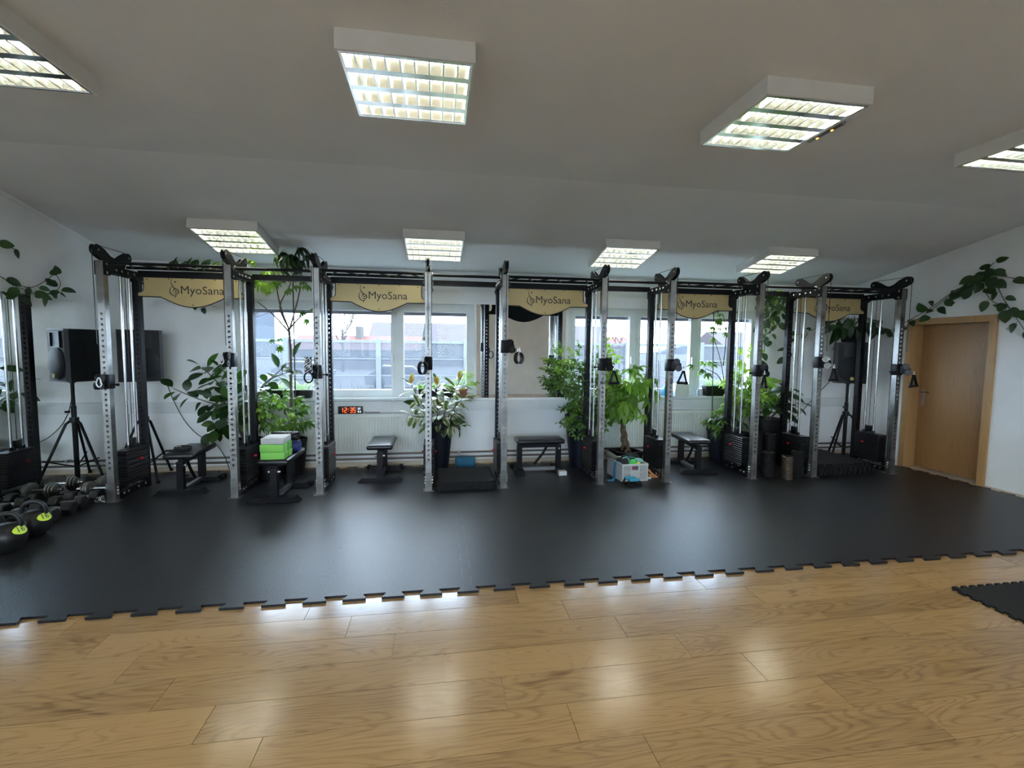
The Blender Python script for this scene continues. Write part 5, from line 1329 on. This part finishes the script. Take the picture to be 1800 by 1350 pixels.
for P, n in zip(FP, (14, 12, 12, 11, 10)):
    stem(t, P, .009, .004, 'dark_stem'); leaves_on(t, P, n, LM['big'] + LM['bigm'], rr, (.7,1.05), .3, 1.0, .15, clip=off_glass)
# hanging pothos from the rear beam
t = thing('hanging_pothos', 'pothos vine hanging from the beam between the fourth and fifth machine', 'plant', (4.20, 5.43, 2.2555)); rr = random.Random(37)
HP = [[(4.19,5.45,2.262),(4.14,5.50,2.25),(4.13,5.53,2.0),(4.16,5.55,1.7),(4.15,5.55,1.45)],[(4.22,5.45,2.262),(4.26,5.50,2.22),(4.28,5.53,1.95),(4.26,5.55,1.65)],[(4.26,5.45,2.262),(4.36,5.50,2.22),(4.38,5.53,2.0),(4.35,5.54,1.86)],[(4.19,5.44,2.262),(4.20,5.50,2.2),(4.21,5.52,1.9)]]
for P, n in zip(HP, (20, 18, 12, 12)):
    stem(t, P, .003, .002, 'green_stem', 'vine'); leaves_on(t, P, n, LM['heart'] + LM['heart'] + LM['heartb'], rr, (.9,1.3), .1, 1.0, .6, Vector((0,-1,.3)), clip=inroom)
# plant on top of the right loudspeaker
t = thing('speaker_top_plant', 'dark broad-leaved plant in a black pot on the right loudspeaker', 'plant', (5.60, 5.71, 1.081+.5565)); rr = random.Random(38)
MB().lathe([(.09,0),(.10,.01),(.135,.20),(.14,.21),(.125,.21),(.12,.18)], (0,0,0), 4, 'Z', .4).build('pot', 'black_pot', t, 30); MB().lathe([(0,.185),(.12,.185)], (0,0,0), 4, 'Z', .4).build('soil', 'soil', t, 30)
for k in range(12):
    a = k*2*math.pi/12; R = rr.uniform(.22,.42); P = [(5.58,5.66,1.83),(5.58+.45*R*math.cos(a),5.66+.35*R*math.sin(a),1.97),(5.58+R*math.cos(a),5.66+.6*R*math.sin(a)-.05,1.90-.10*rr.random())]
    stem(t, P, .005, .003, 'green_stem'); leaves_on(t, P, 3, LM['big'], rr, (.6,.9), .5, .6, .35, clip=inroom)
P = [(5.45,5.6,1.86),(5.25,5.62,1.90),(5.05,5.75,1.80),(4.88,5.85,1.72),(4.78,5.88,1.60),(4.80,5.90,1.35)]
stem(t, P, .003, .002, 'green_stem', 'vine'); leaves_on(t, P, 18, LM['heart'], rr, (.8,1.2), .05, 1.0, .5, Vector((0,-1,.4)), clip=inroom)
P = [(5.68,5.64,1.88),(5.80,5.62,1.90),(5.92,5.55,1.84),(5.97,5.42,1.80)]
stem(t, P, .003, .002, 'green_stem', 'vine'); leaves_on(t, P, 8, LM['heart'], rr, (.8,1.2), .05, 1.0, .4, Vector((-.6,-1,.4)), clip=inroom)
# vines on the walls
t = thing('wall_vine', 'pothos vine climbing over the oak door on the right wall', 'plant', (6.03, 4.6, 2.2)); rr = random.Random(39)
VR = [[(6.02,5.40,1.80),(6.0,5.119,1.933),(6.0,4.891,2.09),(6.0,4.652,2.265),(6.0,4.524,2.293)],[(6.02,5.38,1.86),(6.0,5.021,2.032),(6.0,4.8,2.183),(6.0,4.594,2.29),(5.98,4.487,2.402),(5.98,4.404,2.401)],
 [(5.98,4.42,2.40),(6.0,4.186,2.308),(6.0,3.95,2.24)],[(5.98,4.444,2.30),(5.98,4.326,2.083),(6.0,4.162,1.983),(6.0,3.95,1.84)],[(5.98,4.314,2.33),(5.97,4.223,2.121),(5.98,4.136,1.963),(5.98,4.0,1.74)],[(5.98,4.437,2.332),(5.97,4.353,2.455),(5.97,4.318,2.485)]]
for P, n in zip(VR, (8, 11, 3, 6, 8, 2)):
    stem(t, P, .0042, .003, 'dark_stem', 'vine'); leaves_on(t, P, n, LM['heart'], rr, (.9,1.45), .05, .8, .3, Vector((-1,-.4,.3)), clip=lambda p: p.x < 6.04)
clump(t, (5.94, 4.40, 2.34), (.06,.20,.13), 11, LM['heart'], rr, (1.1,1.6), 'leaf', .2, -.1, Vector((-1,-.4,.3)), clip=lambda p: p.x < 6.03, down=.5)
t = thing('wall_vine', 'pothos vine creeping along the left wall above the mirror', 'plant', (-3.52, 4.6, 2.0)); rr = random.Random(40)
VL = [[(-3.5,4.30,2.30),(-3.5,4.521,2.30),(-3.49,4.625,2.289)],[(-3.5,4.382,2.10),(-3.5,4.551,2.011),(-3.5,4.771,1.992),(-3.48,4.93,2.088),(-3.47,4.999,2.16)],[(-3.5,4.58,1.99),(-3.48,4.795,1.94),(-3.47,4.952,1.964),(-3.47,5.057,2.054),(-3.47,5.011,2.141)],[(-3.48,4.796,1.945),(-3.48,4.952,1.958),(-3.47,5.071,1.985)]]
for P, n in zip(VL, (2, 7, 6, 2)):
    stem(t, P, .0035, .0025, 'dark_stem', 'vine'); leaves_on(t, P, n, LM['heart'], rr, (.8,1.25), .1, .7, .5, Vector((1,-.4,.3)), clip=lambda p: p.x > -3.535)
t = thing('beam_vine', 'dark vine leaves lying on top of the leftmost machine beam', 'plant', (-2.3, 5.48, 2.2555)); rr = random.Random(41)
P = [(-2.75,5.47,2.262),(-2.5,5.48,2.27),(-2.25,5.47,2.265),(-2.0,5.48,2.275)]
stem(t, P, .003, .002, 'green_stem', 'vine'); leaves_on(t, P, 20, LM['heart'] + LM['rub'][:1], rr, (.8,1.15), .0, .6, -1.4, clip=lambda p: p.z > 2.262 and inroom(p))
P = [(-2.55,5.47,2.262),(-2.6,5.53,2.2),(-2.58,5.54,2.0),(-2.5,5.54,1.93),(-2.4,5.54,1.93)]
stem(t, P, .003, .002, 'green_stem', 'vine'); leaves_on(t, P, 6, LM['heart'], rr, (.6,.9), .2, .6, .4, clip=lambda p: p.y > 5.50)

# ------------------------------------------------------------------ outside the windows
GZ = -1.0
go = MB().bx(-140, 160, -120, YF-.6, GZ-.3, GZ).bx(-140, 160, YB+.6, 320, GZ-.3, GZ).bx(-140, XL-.6, YF-.6, YB+.6, GZ-.3, GZ).bx(XR+.6, 160, YF-.6, YB+.6, GZ-.3, GZ).build('ground', 'ground_outside', smooth=None); tag(go, 'brown ground outside the windows', 'ground', kind='structure')
FY = 22.0
fe = thing('noise_barrier', 'pale see-through noise barrier with posts outside the windows', 'fence', (0, FY, GZ))
fx = [-26.2 + 3.93*k for k in range(14)]
for x in fx: MB().bx(x-.11, x+.11, -.11, .11, 0, 2.92).build('post', 'fence_post', fe, None)
for a, b in zip(fx[:-1], fx[1:]):
    MB().bx(a+.11, b-.11, -.012, .012, .0, 2.70).build('panel', 'fence_panel', fe, None)
    MB().bx(a+.11, b-.11, -.04, .04, 2.70, 2.82).build('rail', 'fence_post', fe, None)
    MB().bx(a+.11, b-.11, -.03, .03, 1.96, 2.01).build('rail', 'fence_post', fe, None)
    MB().bx(a+.11, b-.11, -.03, .03, 1.2, 1.25).build('rail', 'fence_post', fe, None)
def house(loc, w, d, h, rh, wall, roof, lab, rz=0):
    t = thing('house', lab, 'house', loc, rz)
    MB().bx(-w/2,w/2,-d/2,d/2,0,h).build('wall', wall, t, None)
    MB().prism([(-d/2-.5,h),(d/2+.5,h),(0,h+rh)], -w/2-.4, w/2+.4, 'YZ').build('roof', roof, t, None)
    for k in range(int(w//3)): MB().bx(-w/2+1+3*k,-w/2+2.2+3*k,-d/2-.04,-d/2+.02,h*.45,h*.8).build('window', 'car_glass', t, None)
    MB().bx(-w*.05,-w*.05+.9,-.9,-.1,h+rh*.4,h+rh+1.1).build('chimney', 'house_wall', t, None)
house((8, 72, GZ), 34, 10, 3.2, 3.0, 'house_wall', 'roof_mauve', 'long house with a mauve roof beyond the barrier')
house((-9, 60, GZ), 14, 8, 2.2, 1.7, 'house_wall', 'roof_red', 'low red-roofed house left of the long house')
house((30, 88, GZ), 12, 9, 3.0, 2.0, 'house_wall', 'roof_red', 'red-roofed house at the right of the left window')
house((62, 80, GZ), 26, 10, 3.4, 2.6, 'house_wall', 'roof_mauve', 'house behind the barrier in the right window')
t = thing('apartment_block', 'far apartment block behind the bare trees at left', 'building', (-52, 120, GZ))
MB().bx(-12,12,-6,6,0,11).build('wall', 'hill_blue', t, None)
wm = MB().bx(-.7,.7,-.05,.02,-.6,.6).mesh('window', 'house_wall')
for i in range(7):
    for j in range(4): put('window', wm, t, (-9.9+3.3*i, -6.0, 1.8+2.6*j))
t = thing('red_container', 'red wall with a white mark seen low behind the barrier', 'container', (5.0, 33, GZ))
MB().bx(-2.9,2.9,-1.2,1.2,0,1.55).build('wall', 'red_wall', t, None); MB().bx(-.9,-.75,-1.23,-1.2,.5,1.3).bx(-1.05,-.6,-1.23,-1.2,.45,.55).build('painted_mark', 'car_white', t, None)
def car(loc, rz, lab):
    t = thing('parked_car', lab, 'car', loc, rz)
    MB().prism([(-2.1,.25),(2.1,.25),(2.15,.7),(1.3,.85),(.7,1.35),(-1.1,1.4),(-1.9,.9),(-2.15,.8)], -.85, .85, 'XZ').build('body', 'car_white', t, None)
    MB().prism([(.62,1.28),(1.15,.88),(-1.6,.92),(-1.02,1.32)], -.87, .87, 'XZ').build('side_glass', 'car_glass', t, None)
    for x in (-1.3, 1.35): MB().cyl((x,-.88,.32),(x,.88,.32),.32,14).build('wheel_pair', 'black_rubber', t)
car((-2.2, 30, GZ), R_(3), 'white car parked beyond the barrier in the left window'); car((-10, 38, GZ), R_(2), 'white car parked farther off near the left window edge')
hl = MB(); rr = random.Random(8); pts = [(-150, GZ)]
for k in range(41):
    x = -150 + 8.5*k; pts.append((x, 3 + 5*math.sin(k*.32+1) + 9*max(0, math.sin((k-14)*.16)) + rr.uniform(-.6,.6)))
pts.append((190, GZ)); hl.prism(pts, 290, 300, 'XZ'); tag(hl.build('hills', 'hill_blue', smooth=None), 'low blue hills on the horizon', 'hills', kind='structure')
def bare_tree(loc, h, lab, seed, n=5, lean=.5):
    t = thing('bare_tree', lab, 'tree', loc); rr = random.Random(seed)
    MB().tube([(0,0,0),(.05,0,h*.25),(.0,.05,h*.5)], .1, 6, radii=[h*.02,h*.016,h*.012]).build('trunk', 'bark_outside', t, 60)
    m = MB()
    def grow(p, d, L, r, k):
        q = p + d*L; m.tube([p, p.lerp(q,.5)+Vector((rr.uniform(-1,1),rr.uniform(-1,1),0))*L*.06, q], r, 4, radii=[r, r*.85, r*.65])
        if k == 0: return
        for _ in range(3 if k > 1 else 4):
            v = (d + Vector((rr.uniform(-1,1),rr.uniform(-1,1),rr.uniform(-.2,.6)))*lean).normalized(); grow(q, v, L*rr.uniform(.6,.8), r*.6, k-1)
    for _ in range(n):
        grow(Vector((0,0,h*rr.uniform(.3,.5))), Vector((rr.uniform(-.7,.7),rr.uniform(-.7,.7),1)).normalized(), h*.22, h*.007, 3)
    tag(m.build('branches', 'bark_outside', t, None), kind='stuff')
bare_tree((-9.5, 50, GZ), 8.5, 'round bare tree above the barrier in the left window', 1, 7, .8)
bare_tree((2.6, 30, GZ), 8.0, 'slender bare tree behind the second machine post', 2, 4)
bare_tree((6.3, 27, GZ), 7.0, 'thin bare sapling near the right edge of the left window', 3, 3)
bare_tree((-16.5, 42, GZ), 8.0, 'bare tree at the left edge of the left window', 4, 6, .8)
bare_tree((-12.5, 32, GZ), 6.0, 'bare tree seen past the schefflera trunk', 5, 6, .8)
bare_tree((24, 60, GZ), 7.0, 'bare tree seen in the right window', 6, 5)
t = thing('conifer', 'dark conifer behind the second machine post', 'tree', (-1.0, 44, GZ)); b = MB(); rr = random.Random(3)
for k in range(900):
    u = rr.random()**.7; z = .6 + 4.7*u; r = 1.55*(1-u)*rr.uniform(.3,1.0)+.03; a = rr.uniform(0, 6.28); c, s = math.cos(a), math.sin(a)
    b.add([(r*.3*c-.09*s, r*.3*s+.09*c, z+.1), (r*.3*c+.09*s, r*.3*s-.09*c, z+.1), (r*c, r*s, z-.22)], [(0,1,2)])
tag(b.build('crown', 'conifer', t, None), kind='stuff'); MB().cyl((0,0,0),(0,0,5.0),.14,8,.02).build('trunk', 'bark_outside', t)
m = MB(); rr = random.Random(77)
for k in range(2600):
    x, y = rr.uniform(-13, 24), rr.uniform(15, 21); h = rr.uniform(.4, 1.35); dx, dy = rr.uniform(-.3,.3), rr.uniform(-.3,.3)
    m.add([(x-.012,y,GZ),(x+.012,y,GZ),(x+dx,y+dy,GZ+h)], [(0,1,2)])
tag(m.build('dry_brush', 'brush_outside', smooth=None), 'dry winter brush growing before the barrier', 'brush', kind='stuff')
